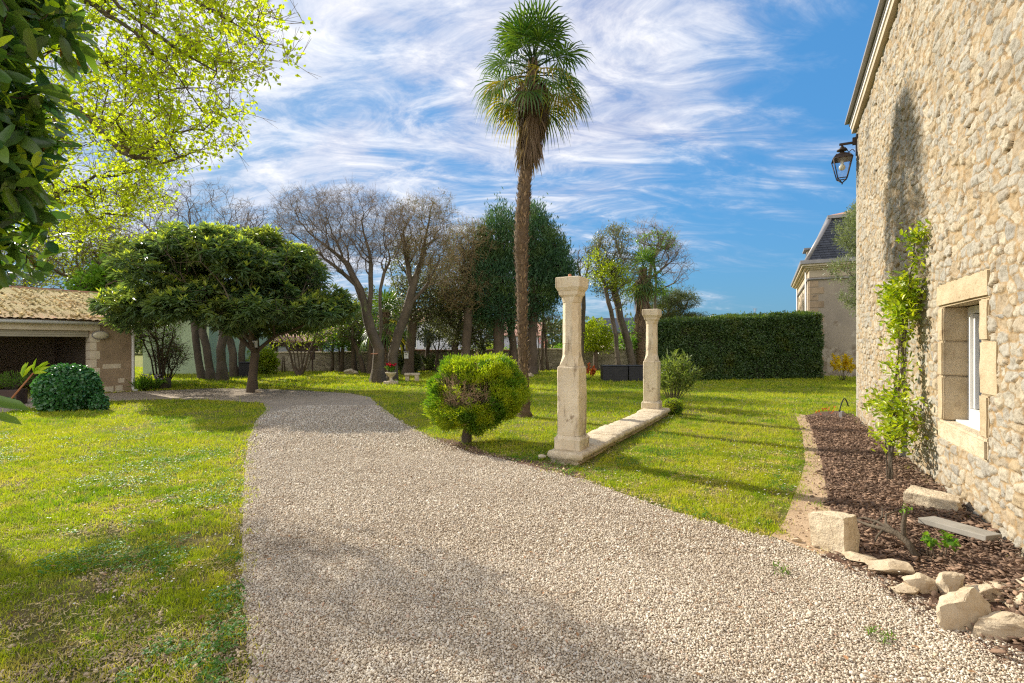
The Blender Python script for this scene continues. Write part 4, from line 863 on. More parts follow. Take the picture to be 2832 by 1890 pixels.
def car():
    c=GW(4.35,-3.2,.012); yaw=math.atan2(GN[1],GN[0]); root=thing('parked_car','dark car parked inside the open garage, rear lamp just visible','car',tuple(c),None,yaw)
    # body profile along x (rear at +x, facing out), lofted across width
    prof=[(-2.05,.35),(-2.05,.62),(-1.9,.78),(-1.0,.92),(-.45,1.33),(.3,1.44),(1.0,1.40),(1.65,1.02),(2.0,.95),(2.1,.60),(2.05,.32)]
    bm=bmesh.new(); rows=[]
    for y,s,zs in ((-.86,.96,.0),(-.88,1,.0),(-.70,1,1),(-.35,1,1.02),(.35,1,1.02),(.70,1,1),(.88,1,.0),(.86,.96,.0)):
        r=[]
        for x,z in prof:
            zz=z if zs else min(z,.90)
            r.append(bm.verts.new((x*s,y,zz)))
        rows.append(r)
    for A,B in zip(rows[:-1],rows[1:]):
        n=len(prof)
        for k in range(n):
            bm.faces.new([A[k],B[k],B[(k+1)%n],A[(k+1)%n]])
    bm.faces.new(rows[0][::-1]); bm.faces.new(rows[-1]); bmesh.ops.recalc_face_normals(bm,faces=bm.faces)
    bmobj('body',bm,M['car'],root,True)
    bm=bmesh.new(); v=[bm.verts.new(p) for p in ((1.06,-.55,1.39),(1.06,.55,1.39),(1.66,.62,1.04),(1.66,-.62,1.04))]; bm.faces.new(v); bmesh.ops.translate(bm,verts=bm.verts,vec=(.02,0,.02)); bmobj('rear_window',bm,M['win_dark'],root)
    for y in (-.70,.70): boxobj('tail_lamp',(2.09,y,.78),(.05,.22,.12),M['red_lens'],root,bev=.01)
    boxobj('number_plate',(2.115,0,.62),(.012,.5,.10),M['white_paint'],root); boxobj('bumper',(2.10,0,.42),(.10,1.6,.16),M['black'],root,bev=.03)
    for x in (-1.35,1.3):
        for y in (-.80,.80):
            g=Geo(); g.tube([(x,y-.1,.31),(x,y+.1,.31)],.31,20); wl=g.build('wheel',M['rubber'],root,None,True)
            g=Geo(); g.tube([(x,y-.105,.31),(x,y+.105,.31)],.18,12); g.build('rim',M['zinc'],wl)
car()

# ------------------------------------------------------------ slate-roofed house on the right
def tower():
    A=np.array((14.7,25.,0)); X=np.array((.8933,-.4494,0)); Yd=np.array((.4494,.8933,0)); root=thing('slate_roofed_house','rendered house with dark slate mansard roof standing behind the clipped hedge','house',tuple(A)); off=A
    def T(x,y,z): return A+X*x+Yd*y+HZ*z
    def tb(bm,x0,x1,y0,y1,z0,z1,bev=0):
        r=bmesh.ops.create_cube(bm,size=1); vs=r['verts']; bmesh.ops.scale(bm,verts=vs,vec=(x1-x0,y1-y0,z1-z0)); c=T((x0+x1)/2,(y0+y1)/2,(z0+z1)/2)
        Mx=Matrix(((X[0],Yd[0],0,c[0]),(X[1],Yd[1],0,c[1]),(0,0,1,c[2]),(0,0,0,1))); bmesh.ops.transform(bm,matrix=Mx,verts=vs)
    W=9;D=10.4
    m,t,b,o=newmat('peeling_render'); v=ncoord(t); c=mixc(t,ramp(t,nz(t,v,.8,6),[(.35,0),(.65,1)]),(.40,.33,.25),(.30,.25,.195))
    sp=N(t,'ShaderNodeSeparateXYZ'); t.links.new(v,sp.inputs[0]); low=mth(t,'MULTIPLY',mth(t,'SUBTRACT',2.7,sp.outputs[2]),.12)
    c=mixc(t,ramp(t,mth(t,'ADD',nz(t,v,.9,7,.65),low),[(.60,0),(.63,1)]),c,mixc(t,ramp(t,nz(t,v,3,8,.7),[(.4,0),(.6,1)]),(.50,.43,.34),(.25,.19,.13)))
    c=mixc(t,ramp(t,nz(t,v,6,8,.7),[(.66,0),(.72,.8)]),c,(.13,.11,.09)); t.links.new(c,b.inputs['Base Color']); b.inputs['Roughness'].default_value=.95; addbump(t,b,nz(t,v,22,8,.7),.4,.02)
    bm=bmesh.new(); tb(bm,0,W,0,D,0,5.2); bmobj('wall',bm,m,root,off=off)
    bm=bmesh.new(); tb(bm,-.02,W+.02,-.02,D+.02,4.86,5.22); bmobj('frieze',bm,M['render_light'],root,off=off)
    # string course, cornice (stepped)
    bm=bmesh.new(); tb(bm,-.10,W+.1,-.10,D+.1,4.74,4.80); bmobj('string_course',bm,M['zinc'],root,off=off)
    bm=bmesh.new(); tb(bm,-.10,W+.1,-.10,D+.1,5.222,5.30); tb(bm,-.22,W+.2,-.22,D+.2,5.302,5.38); tb(bm,-.34,W+.3,-.34,D+.3,5.382,5.48); bmobj('cornice',bm,M['limestone'],root,off=off)
    bm=bmesh.new(); tb(bm,-.42,W+.4,-.42,D+.4,5.482,5.66); bmobj('gutter',bm,M['zinc'],root,off=off)
    # quoins
    z=.3; k=0
    while z<4.6:
        w=.60 if k%2 else .36; bm=bmesh.new(); tb(bm,-.015,w,-.022,.3,z,z+.30); bmobj('quoin',bm,M['render_old'],root,off=off); z+=.34; k+=1
    # pilaster and downpipe on left face, windows
    for y0,y1 in ((.0+.35,.75),(D-.5,D-.05)):
        bm=bmesh.new(); tb(bm,-.05,.1,y0,y1,.3,4.73); bmobj('pilaster',bm,M['render_light'],root,off=off)
    g=Geo(); g.tube([T(-.09,1.2,5.3),T(-.09,1.2,0)],.05,8); g.tube([T(-.09,D-.7,5.3),T(-.09,D-.7,0)],.05,8); g.build('rainwater_pipe',M['white_paint'],root,off,True)
    for yc in (3.4,7.0):
        bm=bmesh.new(); P0=[T(-.015,yc-.45,1.6),T(-.015,yc+.45,1.6)]+[T(-.015,yc+.45*math.cos(a),3.55+.45*math.sin(a)) for a in np.linspace(0,math.pi,9)]
        bm.faces.new([bm.verts.new(p) for p in P0]); wn=bmobj('window',bm,M['win_dark'],root,off=off)
        g=Geo(); g.tube([T(-.04,yc-.5,1.5)]+[T(-.04,yc-.5*math.cos(a),3.6+.5*math.sin(a)) for a in np.linspace(0,math.pi,11)]+[T(-.04,yc+.5,1.5)],.07,6); g.build('window_surround',M['render_light'],wn,off)
        g=Geo(); g.tube([T(-.06,yc-.75,3.7)]+[T(-.06,yc-.72*math.cos(a),3.9+.6*math.sin(a)) for a in np.linspace(0,math.pi,11)]+[T(-.06,yc+.75,3.7)],.05,6); g.build('hood_mould',M['limestone'],wn,off)
        g=Geo(); g.tube([T(-.03,yc,1.6),T(-.03,yc,3.9)],.03,4); g.tube([T(-.03,yc-.45,2.8),T(-.03,yc+.45,2.8)],.03,4); g.build('window_frame',M['white_paint'],wn,off)
    # mansard
    bm=bmesh.new(); z0,z1=5.662,7.85; i0,i1=-.15,.95
    lo=[(i0,i0),(W-i0,i0),(W-i0,D-i0),(i0,D-i0)]; hi=[(i1,i1),(W-i1,i1),(W-i1,D-i1),(i1,D-i1)]
    l=[bm.verts.new(T(x,y,z0)) for x,y in lo]; h=[bm.verts.new(T(x,y,z1)) for x,y in hi]
    for k in range(4): bm.faces.new([l[k],l[(k+1)%4],h[(k+1)%4],h[k]])
    bmobj('mansard_slope',bm,M['slate'],root,off=off)
    # slates as rows of thin plates on the near slope and left slope
    rng=np.random.default_rng(2); g=Geo()
    for (a0,a1,b0,b1) in (((lo[0]),(lo[1]),(hi[0]),(hi[1])),((lo[3]),(lo[0]),(hi[3]),(hi[0]))):
        L0=T(*a0,z0);L1=T(*a1,z0);H0=T(*b0,z1);H1=T(*b1,z1); nrmv=np.cross(L1-L0,H0-L0); nrmv/=np.linalg.norm(nrmv)
        rows=17
        for r in range(rows):
            s0=r/rows; s1=(r+1.25)/rows; Ae=L0+(H0-L0)*s0; Be=L1+(H1-L1)*s0; Lr=np.linalg.norm(Be-Ae); n=int(Lr/.22); e=(Be-Ae)/Lr; up=((H0-L0)-e*np.dot(H0-L0,e)); up=up/rows
            for q in range(n):
                o_=Ae+e*(q+.5*(r%2)*.9)*.22+nrmv*(.028+.006*rng.random()); 
                V=[o_,o_+e*.21,o_+e*.21+up*1.15-nrmv*.022,o_+up*1.15-nrmv*.022]; g.add(V,[[0,1,2,3]],None,rng.random())
    g.build('slates',M['slate'],root,off)
    g=Geo(); g.tube([T(*lo[0],z0),T(*hi[0],z1)],.10,8); g.tube([T(*lo[3],z0),T(*hi[3],z1)],.10,8); g.build('hip_roll',M['zinc'],root,off,True)
    bm=bmesh.new(); tb(bm,i1-.12,W-i1+.12,i1-.12,D-i1+.12,z1,z1+.16); bmobj('curb_moulding',bm,M['zinc'],root,off=off)
    bm=bmesh.new(); q=[bm.verts.new(T(x,y,z1+.162)) for x,y in ((i1-.1,i1-.1),(W-i1+.1,i1-.1),(W-i1+.1,D-i1+.1),(i1-.1,D-i1+.1))]; tp=[bm.verts.new(T(W/2,D/2-1,z1+1.3)),bm.verts.new(T(W/2,D/2+1,z1+1.3))]
    bm.faces.new([q[0],q[1],tp[0]]); bm.faces.new([q[1],q[2],tp[1],tp[0]]); bm.faces.new([q[2],q[3],tp[1]]); bm.faces.new([q[3],q[0],tp[0],tp[1]]); bmobj('upper_roof',bm,M['tile_far'],root,off=off)
    # dormer on left slope
    bm=bmesh.new(); tb(bm,.15,1.2,4.3,5.5,5.9,6.9); dm=bmobj('dormer',bm,M['render_light'],root,off=off)
    bm=bmesh.new(); tb(bm,.0,1.2,4.15,5.65,6.902,7.0); bmobj('dormer_roof',bm,M['zinc'],dm,off=off)
    bm=bmesh.new(); tb(bm,.13,.15,4.5,5.3,6.0,6.75); bmobj('dormer_window',bm,M['win_dark'],dm,off=off)
tower()

# ------------------------------------------------------------ walls and buildings at the back
def gpt(px,Y): return ((px-1416)/1400*Y,Y)
M['rubble_far']=None
def far_rubble():
    m,t,b,o=newmat('garden_wall_stone'); v=ncoord(t,1,stretch=(1,1,1.7)); vo=N(t,'ShaderNodeTexVoronoi',inp={'Scale':3.4,'Randomness':.9}); t.links.new(v,vo.inputs['Vector']); sp=N(t,'ShaderNodeSeparateColor'); t.links.new(vo.outputs['Color'],sp.inputs[0])
    ve=N(t,'ShaderNodeTexVoronoi',feature='DISTANCE_TO_EDGE',inp={'Scale':3.4,'Randomness':.9}); t.links.new(v,ve.inputs['Vector'])
    c=ramp(t,sp.outputs[0],[(0,(.30,.25,.17)),(.5,(.40,.34,.24)),(1,(.24,.20,.14))]); c=mixc(t,ramp(t,ve.outputs['Distance'],[(.02,1),(.06,0)]),c,(.36,.29,.19)); c=mixc(t,ramp(t,nz(t,v,1.2,7,.65),[(.48,0),(.66,.7)]),c,(.17,.15,.09))
    t.links.new(c,b.inputs['Base Color']); b.inputs['Roughness'].default_value=.95; addbump(t,b,ramp(t,ve.outputs['Distance'],[(0,0),(.08,1)]),.8,.04); return m
M['rubble_far']=far_rubble()
def wall(name,label,cat,p0,p1,h,th,mat,cope=None):
    a=np.array((*p0,0.));b=np.array((*p1,0.)); d=b-a; Ln=np.linalg.norm(d); yaw=math.atan2(d[1],d[0]); root=thing(name,label,cat,tuple(a),None,yaw)
    bm=bmesh.new(); nx=int(Ln/.4)+1; vs=[]
    add_box(bm,(Ln/2,0,h/2-.2),(Ln,th,h+.4)); bmesh.ops.subdivide_edges(bm,edges=[e for e in bm.edges if abs((e.verts[0].co-e.verts[1].co).x)>1],cuts=nx,use_grid_fill=True)
    for v in bm.verts:
        if v.co.z>0: v.co.z+=.05*noise.noise(Vector((v.co.x*.7,0,h)))
    bmobj('masonry',bm,M[mat],root)
    if cope:
        bm=bmesh.new(); rr=random.Random(int(Ln)); x=0
        while x<Ln-.3:
            w=rr.uniform(.35,.6); add_box(bm,(x+w/2,0,h+.04+.05*noise.noise(Vector((x*.7,0,h)))),(w-.015,th+.1,.09),0,.015); x+=w
        bmobj('coping',bm,M[cope],root)
    return root
wall('garden_wall','low stone garden wall behind the trees on the left half of the lawn','garden wall',gpt(725,28.6),gpt(1070,29.6),1.05,.35,'rubble_far','limestone2')
wall('garden_wall','stone garden wall with pale coping behind the golden bush and conifers','garden wall',gpt(1070,30.2),gpt(1420,30.6),1.15,.35,'rubble_far','tile_far')
wall('garden_wall','stone garden wall behind the black storage boxes, right of the nearer pillar','garden wall',gpt(1420,30.8),gpt(1960,31.2),1.22,.35,'rubble_far','limestone2')
def building(name,label,px0,px1,Y,D,h,mat,roofmat,rh=1.2,wins=(),yaw=0,eave=.35,gable=True):
    x0,y0=gpt(px0,Y); x1,_=gpt(px1,Y); W=x1-x0; root=thing(name,label,'building',(x0,Y,0),None,yaw)
    boxobj('wall',(W/2,D/2,h/2-.1),(W,D,h+.2),M[mat],root)
    bm=bmesh.new(); p=[(-eave,-eave,h-.02),(W+eave,-eave,h-.02),(W+eave,D/2,h+rh),(-eave,D/2,h+rh),(-eave,D+eave,h-.02),(W+eave,D+eave,h-.02)]
    for dz in (.0,.10):
        q=[bm.verts.new((a,b,c+dz)) for a,b,c in p]; bm.faces.new([q[0],q[1],q[2],q[3]]); bm.faces.new([q[3],q[2],q[5],q[4]]); 
        if dz==0: q0=q
    for i,j in ((0,1),(1,2),(3,0),(4,3),(2,5),(5,4)): bm.faces.new([q0[i],q0[j],q[j],q[i]])
    # gable ends
    for x in (0.01,W-.01): bm.faces.new([bm.verts.new((x,0.01,h)),bm.verts.new((x,D/2,h+rh-.02)),bm.verts.new((x,D-.01,h))])
    bmesh.ops.recalc_face_normals(bm,faces=bm.faces); bmobj('roof',bm,M[roofmat],root)
    for kind,a,b,z0,z1 in wins:
        pa,_=gpt(a,Y); pb,_=gpt(b,Y); pa-=x0; pb-=x0
        if kind=='w':
            w=boxobj('window',((pa+pb)/2,-.005,(z0+z1)/2),(pb-pa,.03,z1-z0),M['win_dark'],root); bm=bmesh.new(); 
            for cx,sx,cz,sz in ((pa,.06,(z0+z1)/2,z1-z0+.12),(pb,.06,(z0+z1)/2,z1-z0+.12),((pa+pb)/2,.05,(z0+z1)/2,z1-z0)): add_box(bm,(cx,-.03,cz),(sx,.05,sz))
            for cz in (z0-.03,z1+.03): add_box(bm,((pa+pb)/2,-.034,cz),(pb-pa+.1,.05,.07))
            bmobj('window_frame',bm,M['white_paint'],w)
        elif kind=='d': boxobj('doorway',((pa+pb)/2,-.01,(z0+z1)/2),(pb-pa,.04,z1-z0),M['dark_wood'],root)
        elif kind=='b': boxobj('fascia',((pa+pb)/2,-.06,(z0+z1)/2),(pb-pa,.1,z1-z0),M['dark_wood'],root)
        elif kind=='s':
            boxobj('shutter',((pa+pb)/2,-.03,(z0+z1)/2),(pb-pa,.05,z1-z0),M['white_paint'],root)
    return root
building('white_outhouse','white outhouse with terracotta tiled roof and wooden shelter behind the left garden wall',722,892,33,5,1.68,'white_wall','tile_far',.95,[('b',720,895,1.42,1.66),('d',745,768,.4,1.42),('d',800,880,.3,1.42),('s',884,892,.5,1.5)])
building('green_rendered_building','plain pale green rendered building between garage and trees',395,578,26.2,8,3.1,'green_wall','tile_far',1.2)
building('white_building','long white building with dark windows far behind the garden wall',1040,1330,47,9,3.6,'white_wall','tile_far',1.5,[('w',1133,1152,1.2,2.9),('w',1172,1195,1.2,2.9),('w',1085,1102,1.2,2.9),('w',1240,1262,1.2,2.9)])
building('cream_house','cream house with orange roof partly hidden by trees beyond the wall, right of the conifers',1380,1500,55,8,2.4,'white_wall','tile_far',1.6,[('w',1410,1425,.9,2.0)])
building('grey_roofed_house','far low house with pale gable between the young trees, left of the second palm',1672,1775,50,8,2.6,'render_light','slate',1.6,[('w',1700,1712,.9,2.0)])
# roof and chimney with aerial far behind the hedge
x,_=gpt(2120,60)
rt=building('distant_house','distant house of which only chimney and aerial rise over the hedge',2080,2160,60,7,3.0,'render_light','tile_far',1.4)
boxobj('chimney',(1.7,3.0,4.5),(.34,.34,1.05),M['terracotta'],rt)
g=Geo(); g.tube([(1.78,3,4.9),(1.78,3,5.95)],.03,6); 
for k in range(4): g.tube([(1.5+.04*k,3,5.9-.12*k),(2.05-.04*k,3,5.9-.12*k)],.018,5)
g.build('aerial',M['zinc'],rt)
# street lamp far behind the hedge
c=P(2165,905,50); rt=thing('street_lamp','thin distant street lamp with curved head showing above the hedge','street lamp',(c[0],c[1],0)); g=Geo(); g.tube([(0,0,0),(0,0,4.0),(-.15,0,4.4),(-.5,0,4.55)],[.06,.05,.04,.04],6); g.build('post',M['zinc'],rt); boxobj('lamp_head',(-.75,0,4.55),(.5,.2,.12),M['zinc'],rt,bev=.03)
# ------------------------------------------------------------ palms
def fan(g,c,d,up,R_,rng,nseg=26,arc=250,droop=.25,wid=.035,fold=.3,rv=None):
    """palmate blade: segments radiate from c around direction d; up is blade normal"""
    d=d/np.linalg.norm(d); s=np.cross(d,up); s/=np.linalg.norm(s); n=np.cross(s,d)
    for k in range(nseg):
        a=R(-arc/2+arc*k/(nseg-1)); dk=d*math.cos(a)+s*math.sin(a)+n*rng.normal(0,.05); dk/=np.linalg.norm(dk); L_=R_*(.72+.28*math.cos(a/2.2))*rng.uniform(.88,1.05)
        sd=np.cross(dk,n); sd/=np.linalg.norm(sd); w=wid*rng.uniform(.85,1.15)
        p=[c, c+dk*L_*.5+n*.02, c+dk*L_*.8-HZ*droop*L_*.18, c+dk*L_-HZ*droop*L_*.62*rng.uniform(.6,1.5)]
        V=[c]+[p[1]-sd*w*.5,p[1]+n*-.010,p[1]+sd*w*.5,p[2]-sd*w*.33,p[2]+sd*w*.33,p[3]]
        g.add(V,[[1,2,5,4]] if 0 else None,[[0,1,2],[0,2,3],[1,4,2],[2,4,5],[2,5,3],[4,6,5]],(rng.random() if rv is None else rv))
def palm(name,label,base,tpts,rad,crown,nf,pet,Rf,seed,skirt,sc=1.,nseg=24,top_part=True):
    rng=np.random.default_rng(seed); root=thing(name,label,'palm',tuple(base)); base=np.array(base,float)
    # trunk with fibrous ragged surface
    g=Geo(); n=len(tpts); T=np.array(tpts); t_=np.linspace(0,1,len(T)); tt=np.linspace(0,1,150); c=np.stack([np.interp(tt,t_,T[:,i]) for i in range(3)],-1); r=np.interp(tt,t_,rad)
    s=18; a=np.arange(s)*2*math.pi/s; V=[];
    for i in range(150):
        rr=r[i]*(1+.10*np.sin(c[i][2]*38+a*2)*(.3+fbm(a*2,c[i][2]*3+a*0,1))+.16*(fbm(np.cos(a)*3+9,np.sin(a)*3+c[i][2]*9,2)-.5)+.10*(fbm(a*4,c[i][2]*2.2+a*0,6)-.5))
        V.append(c[i]+np.stack([np.cos(a)*rr,np.sin(a)*rr,0*a],-1))
    V=np.concatenate(V); I=np.arange(149)[:,None]*s; J=np.arange(s)[None]; g.add(V,np.stack([I+J,I+(J+1)%s,I+s+(J+1)%s,I+s+J],-1).reshape(-1,4),None,.5)
    tk=g.build('trunk',M['palm_trunk'],root,base,True)
    # fibre and leaf-base scales
    g=Geo(); m=int(1500*sc); q=rng.integers(12,148,m); an=rng.uniform(0,6.283,m); o=np.stack([np.cos(an),np.sin(an),0*an],-1); B=c[q]+o*(r[q]*.96)[:,None]; D=o*.28+np.array((0,0,1.))+rng.normal(0,.25,(m,3)); leaves(g,B,D,o,.11*rng.uniform(.6,1.5,m),.035*rng.uniform(.6,1.4,m),rng.random(m),shape='small'); g.build('leaf_bases',M['fibre'],tk,base)
    top=T[-1]
    k=0
    for i in range(nf):
        f=(i+.5)/nf; el=R(76-112*f**.95)+rng.normal(0,.07); az=i*2.39996+rng.normal(0,.15); d=np.array((math.cos(az)*math.cos(el),math.sin(az)*math.cos(el),math.sin(el)))
        pl=pet*rng.uniform(.8,1.15)*(.7+.5*f); st=top+HZ*(-.5*sc*f+.05)+d*.06; mid=st+d*pl*.55; end=st+d*pl-HZ*pl*.16*(1-abs(math.sin(el))); 
        g=Geo(); g.tube([st,mid,end],[.016*sc,.011*sc,.009*sc],5,rng.random())
        fd=end-mid; up=np.cross(np.cross(fd,HZ+rng.normal(0,.15,3)),fd); up/=np.linalg.norm(up)
        if f>.95: pass
        yel=(f>.6 and rng.random()<.16)
        fan(g,end,fd,up,Rf*rng.uniform(.85,1.1),rng,nseg,arc=230 if f<.7 else 190,droop=.10+.8*f,wid=.036*sc)
        o=g.build('frond',L['palm_y'] if yel else L['palm'],root,base)
        if yel: o['label']='yellowing frond'
    # dead hanging skirt
    for i in range(skirt[0]):
        f=rng.random()**.8; az=rng.uniform(0,6.283); zc=f*skirt[1]; rr=.10*sc+.02; o=np.array((math.cos(az),math.sin(az),0)); cc=np.array([np.interp(top[2]-.25*sc-zc,T[:,2],T[:,j]) for j in range(3)]); st=cc+o*rr
        g=Geo(); dn=o*(.34*(1-f)**1.3+.06)-HZ; dn/=np.linalg.norm(dn); pl=skirt[2]*rng.uniform(.4,1.); end=st+dn*pl*.45; g.tube([st,end],.010*sc,4,.3)
        fan(g,end,dn,o,Rf*rng.uniform(.65,.95),rng,16,arc=60 if f>.3 else 100,droop=.5,wid=.04*sc); w=g.build('dead_frond',L['palm_d'],root,base)
    return root
M['palm_trunk']=surf('palm_trunk',(.12,.075,.04),(.20,.135,.08),7,.95,1,45,.04,(.06,.04,.025),6,.56,stretch=(1,1,2.2))
M['fibre']=surf('palm_fibre',(.17,.11,.06),(.27,.19,.12),6,.95,.3,rnd=1.1)
PY=11.03
tp=[(1450,1153),(1449,1120),(1447,1020),(1445,900),(1443,760),(1441,680),(1445,600),(1452,500),(1461,400),(1468,300),(1474,165)]
palm('palm_tree','tall fan palm with shaggy trunk and dead skirt rising in the middle of the picture',(tp and P(1450,1153,PY)[0],PY,0),[P(x,y,PY)*np.array((1,1,1)) for x,y in tp],[.17,.125,.10,.105,.125,.145,.145,.135,.12,.12,.10],None,50,.68,.68,7,(60,1.45,.52),1.,24)
b2=P(1776,1022,30.5)
palm('palm_tree','second fan palm with dark trunk standing beyond the black boxes',(b2[0],30.5,0),[P(x,y,30.5) for x,y in ((1776,1023),(1773,960),(1772,880),(1776,800),(1779,740))],[.30,.26,.24,.26,.22],None,34,.75,.95,9,(26,2.4,.8),1.9,14)
b3=P(1062,1050,22.5)
palm('palm_tree','small fan palm directly behind the big bare tree left of the golden bush',(b3[0],22.5,0),[P(x,y,22.5) for x,y in ((1062,1050),(1061,980),(1062,910),(1066,860))],[.20,.2,.2,.18],None,26,.55,.75,12,(8,.6,.4),1.5,14)

# ------------------------------------------------------------ trees
def pt(l,Y): 
    r=[P(x,y,Y+(d[0] if d else 0)) for x,y,*d in l]; r[0]=np.array((r[0][0],r[0][1],-.02)) if l[0][1]>=1000 else r[0]; return r
# loquat
Y=16.6
tree('loquat_tree','broad dark green loquat tree with forked trunk shading the bend of the drive','tree',pt([(697,1084),(699,1040),(706,975)],Y),
 [blob(640,745,Y,250,95,310),blob(470,800,Y,150,75),blob(830,815,Y,130,80),blob(585,690,Y,170,62,170),blob(700,850,Y,260,55,280),blob(420,850,Y,90,45),blob(900,830,Y,70,50),blob(380,830,Y,70,35)],1500,0,'loquat',.20,.05,.2,.007,.13,1,'bark_dark',start=5,limbs=[pt([(706,975),(650,920),(560,880),(470,850)],Y),pt([(706,980),(760,930),(840,900),(880,870)],Y),pt([(704,960),(690,880),(640,790)],Y),pt([(706,975),(720,880,1),(720,780,1.5)],Y),pt([(706,975),(680,900,-2),(640,820,-3)],Y)],step=.5,alpha=.25)
def rosettes(root_name,blobs,n,seed,mat,tipmat,per,Ln,Wd,tipfrac,offs,root,tipper=4,shell=.75,tz=-9):
    rng=np.random.default_rng(seed); C,out=sample_blobs(blobs,n,rng,shell); base=np.array(root.location)
    # drop the very underside
    g=Geo(); N_=len(C)*per; A=rng.uniform(0,6.283,N_); el=rng.uniform(-.7,.55,N_); D=np.stack([np.cos(A)*np.cos(el),np.sin(A)*np.cos(el),np.sin(el)],-1)+np.repeat(out,per,0)*.35
    leaves(g,np.repeat(C,per,0)+D*.02,D,np.array((0,0,1.))+rng.normal(0,.25,(N_,3)),Ln*rng.uniform(.75,1.2,N_),Wd*rng.uniform(.8,1.2,N_),np.repeat(rng.random(len(C)),per)*.6+rng.random(N_)*.4)
    g.build('crown',L[mat],root,base)
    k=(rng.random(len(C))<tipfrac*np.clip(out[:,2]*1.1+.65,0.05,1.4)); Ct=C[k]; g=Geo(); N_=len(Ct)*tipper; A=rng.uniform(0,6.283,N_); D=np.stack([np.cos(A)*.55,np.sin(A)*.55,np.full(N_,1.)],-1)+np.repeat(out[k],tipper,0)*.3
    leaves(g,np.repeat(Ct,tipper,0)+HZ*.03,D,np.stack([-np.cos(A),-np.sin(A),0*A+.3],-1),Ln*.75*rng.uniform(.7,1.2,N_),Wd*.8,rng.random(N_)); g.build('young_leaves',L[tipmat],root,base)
lq=bpy.data.objects['loquat_tree']
for o in list(lq.children):
    if o.name.startswith('crown'): bpy.data.objects.remove(o)
LB=[blob(640,765,Y,225,85,280),blob(480,815,Y,125,55),blob(820,825,Y,115,62),blob(590,705,Y,130,48,150),blob(690,862,Y,240,36,260),blob(405,858,Y,75,28),blob(905,850,Y,55,34),blob(600,672,Y,90,26),blob(640,840,Y,200,40,150),blob(660,715,Y,175,55,200),blob(640,868,Y,300,34,240),blob(470,850,Y,120,34),blob(925,848,Y,62,36),blob(350,838,Y,60,26),blob(730,735,Y,90,36)]
LB=subblobs(LB,225,np.random.default_rng(77),.30,.64)
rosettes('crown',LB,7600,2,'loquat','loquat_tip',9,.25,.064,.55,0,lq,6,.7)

# yellow-green spring tree hanging in from the upper left
SP=[(-9.6,7.7,0),(-9.3,7.7,2.3),(-8.6,7.6,4.2)]
A_=lambda x,y,Y:P(x,y,Y)
tree('spring_tree','fresh yellow-green tree whose branches hang in from the upper left corner','tree',SP,
 subblobs([blob(360,60,4.8,330,150,200),blob(370,270,5.0,250,130,170),blob(230,430,6.3,200,110,170),blob(620,95,4.6,165,75,140),blob(490,340,4.9,150,75,130),blob(120,590,7.4,140,70),blob(300,555,7.2,120,55),blob(690,30,4.5,110,45,120),blob(120,-170,4.9,330,110,160),blob(-200,60,6.4,150,150,150),blob(-140,470,7.0,150,110,130)],430,np.random.default_rng(3),.20,.42),2500,10,'spring',.050,.035,.11,.0022,.17,21,'bark',
 limbs=[[SP[2],A_(-100,-100,6.6),A_(150,-60,5.6),A_(330,60,5.0),A_(470,180,4.9),A_(560,310,4.9)],[SP[2],A_(-60,120,7.2),A_(130,230,6.9),A_(250,370,6.7),A_(345,380,6.6)],[A_(-100,-100,6.6),A_(200,-160,5.2),A_(450,-60,4.8),A_(640,60,4.6),A_(730,120,4.5)],[SP[2],A_(-150,330,7.6),A_(40,430,7.5),A_(200,520,7.4),A_(350,560,7.2)],[A_(150,-60,5.6),A_(230,90,5.2),A_(330,240,5.1),A_(430,390,5.0)],[A_(130,230,6.9),A_(220,300,6.2),A_(340,420,5.6),A_(460,470,5.2)],[A_(200,-160,5.2),A_(330,20,4.9),A_(480,130,4.8),A_(600,200,4.7)]],step=.25,alpha=.10,twn=2,twl=.22,twr=.003,twm='twig',up=.3,shell=.2,droop=.1,start=6)
# trees behind the garage
grp='yellow-green spring trees behind the garage'
tree('spring_tree','spreading yellow-green tree behind the garage roof, ivy climbing its trunk','tree',pt([(262,1010),(258,860),(235,760)],25),[blob(215,690,25,140,85,110),blob(330,745,25,110,70),blob(140,770,25,70,45),blob(300,660,25,70,50)],850,6,'spring2',.14,.09,.42,.012,.22,22,'bark',grp,twn=2,twl=.6,twr=.008,alpha=.25)
tree('ivy_clad_tree','deep green ivy-covered tree just above the right end of the garage roof','tree',pt([(285,1010),(290,880),(300,800)],23.5),[blob(275,790,23.5,55,50,50),blob(235,800,23.5,35,35),blob(330,770,23.5,45,55)],260,16,'green',.16,.12,.35,.02,.2,23,'bark_dark',grp)
tree('spring_tree','thin pale tree with sparse yellow leaves at the far left beyond the garage roof','tree',pt([(60,1010),(62,850),(70,760)],29),[blob(50,720,29,100,90,80),blob(-40,740,29,60,60)],500,4,'spring2',.12,.09,.4,.012,.16,24,'bark',grp,twn=2,twl=.7,twr=.009,alpha=.3)
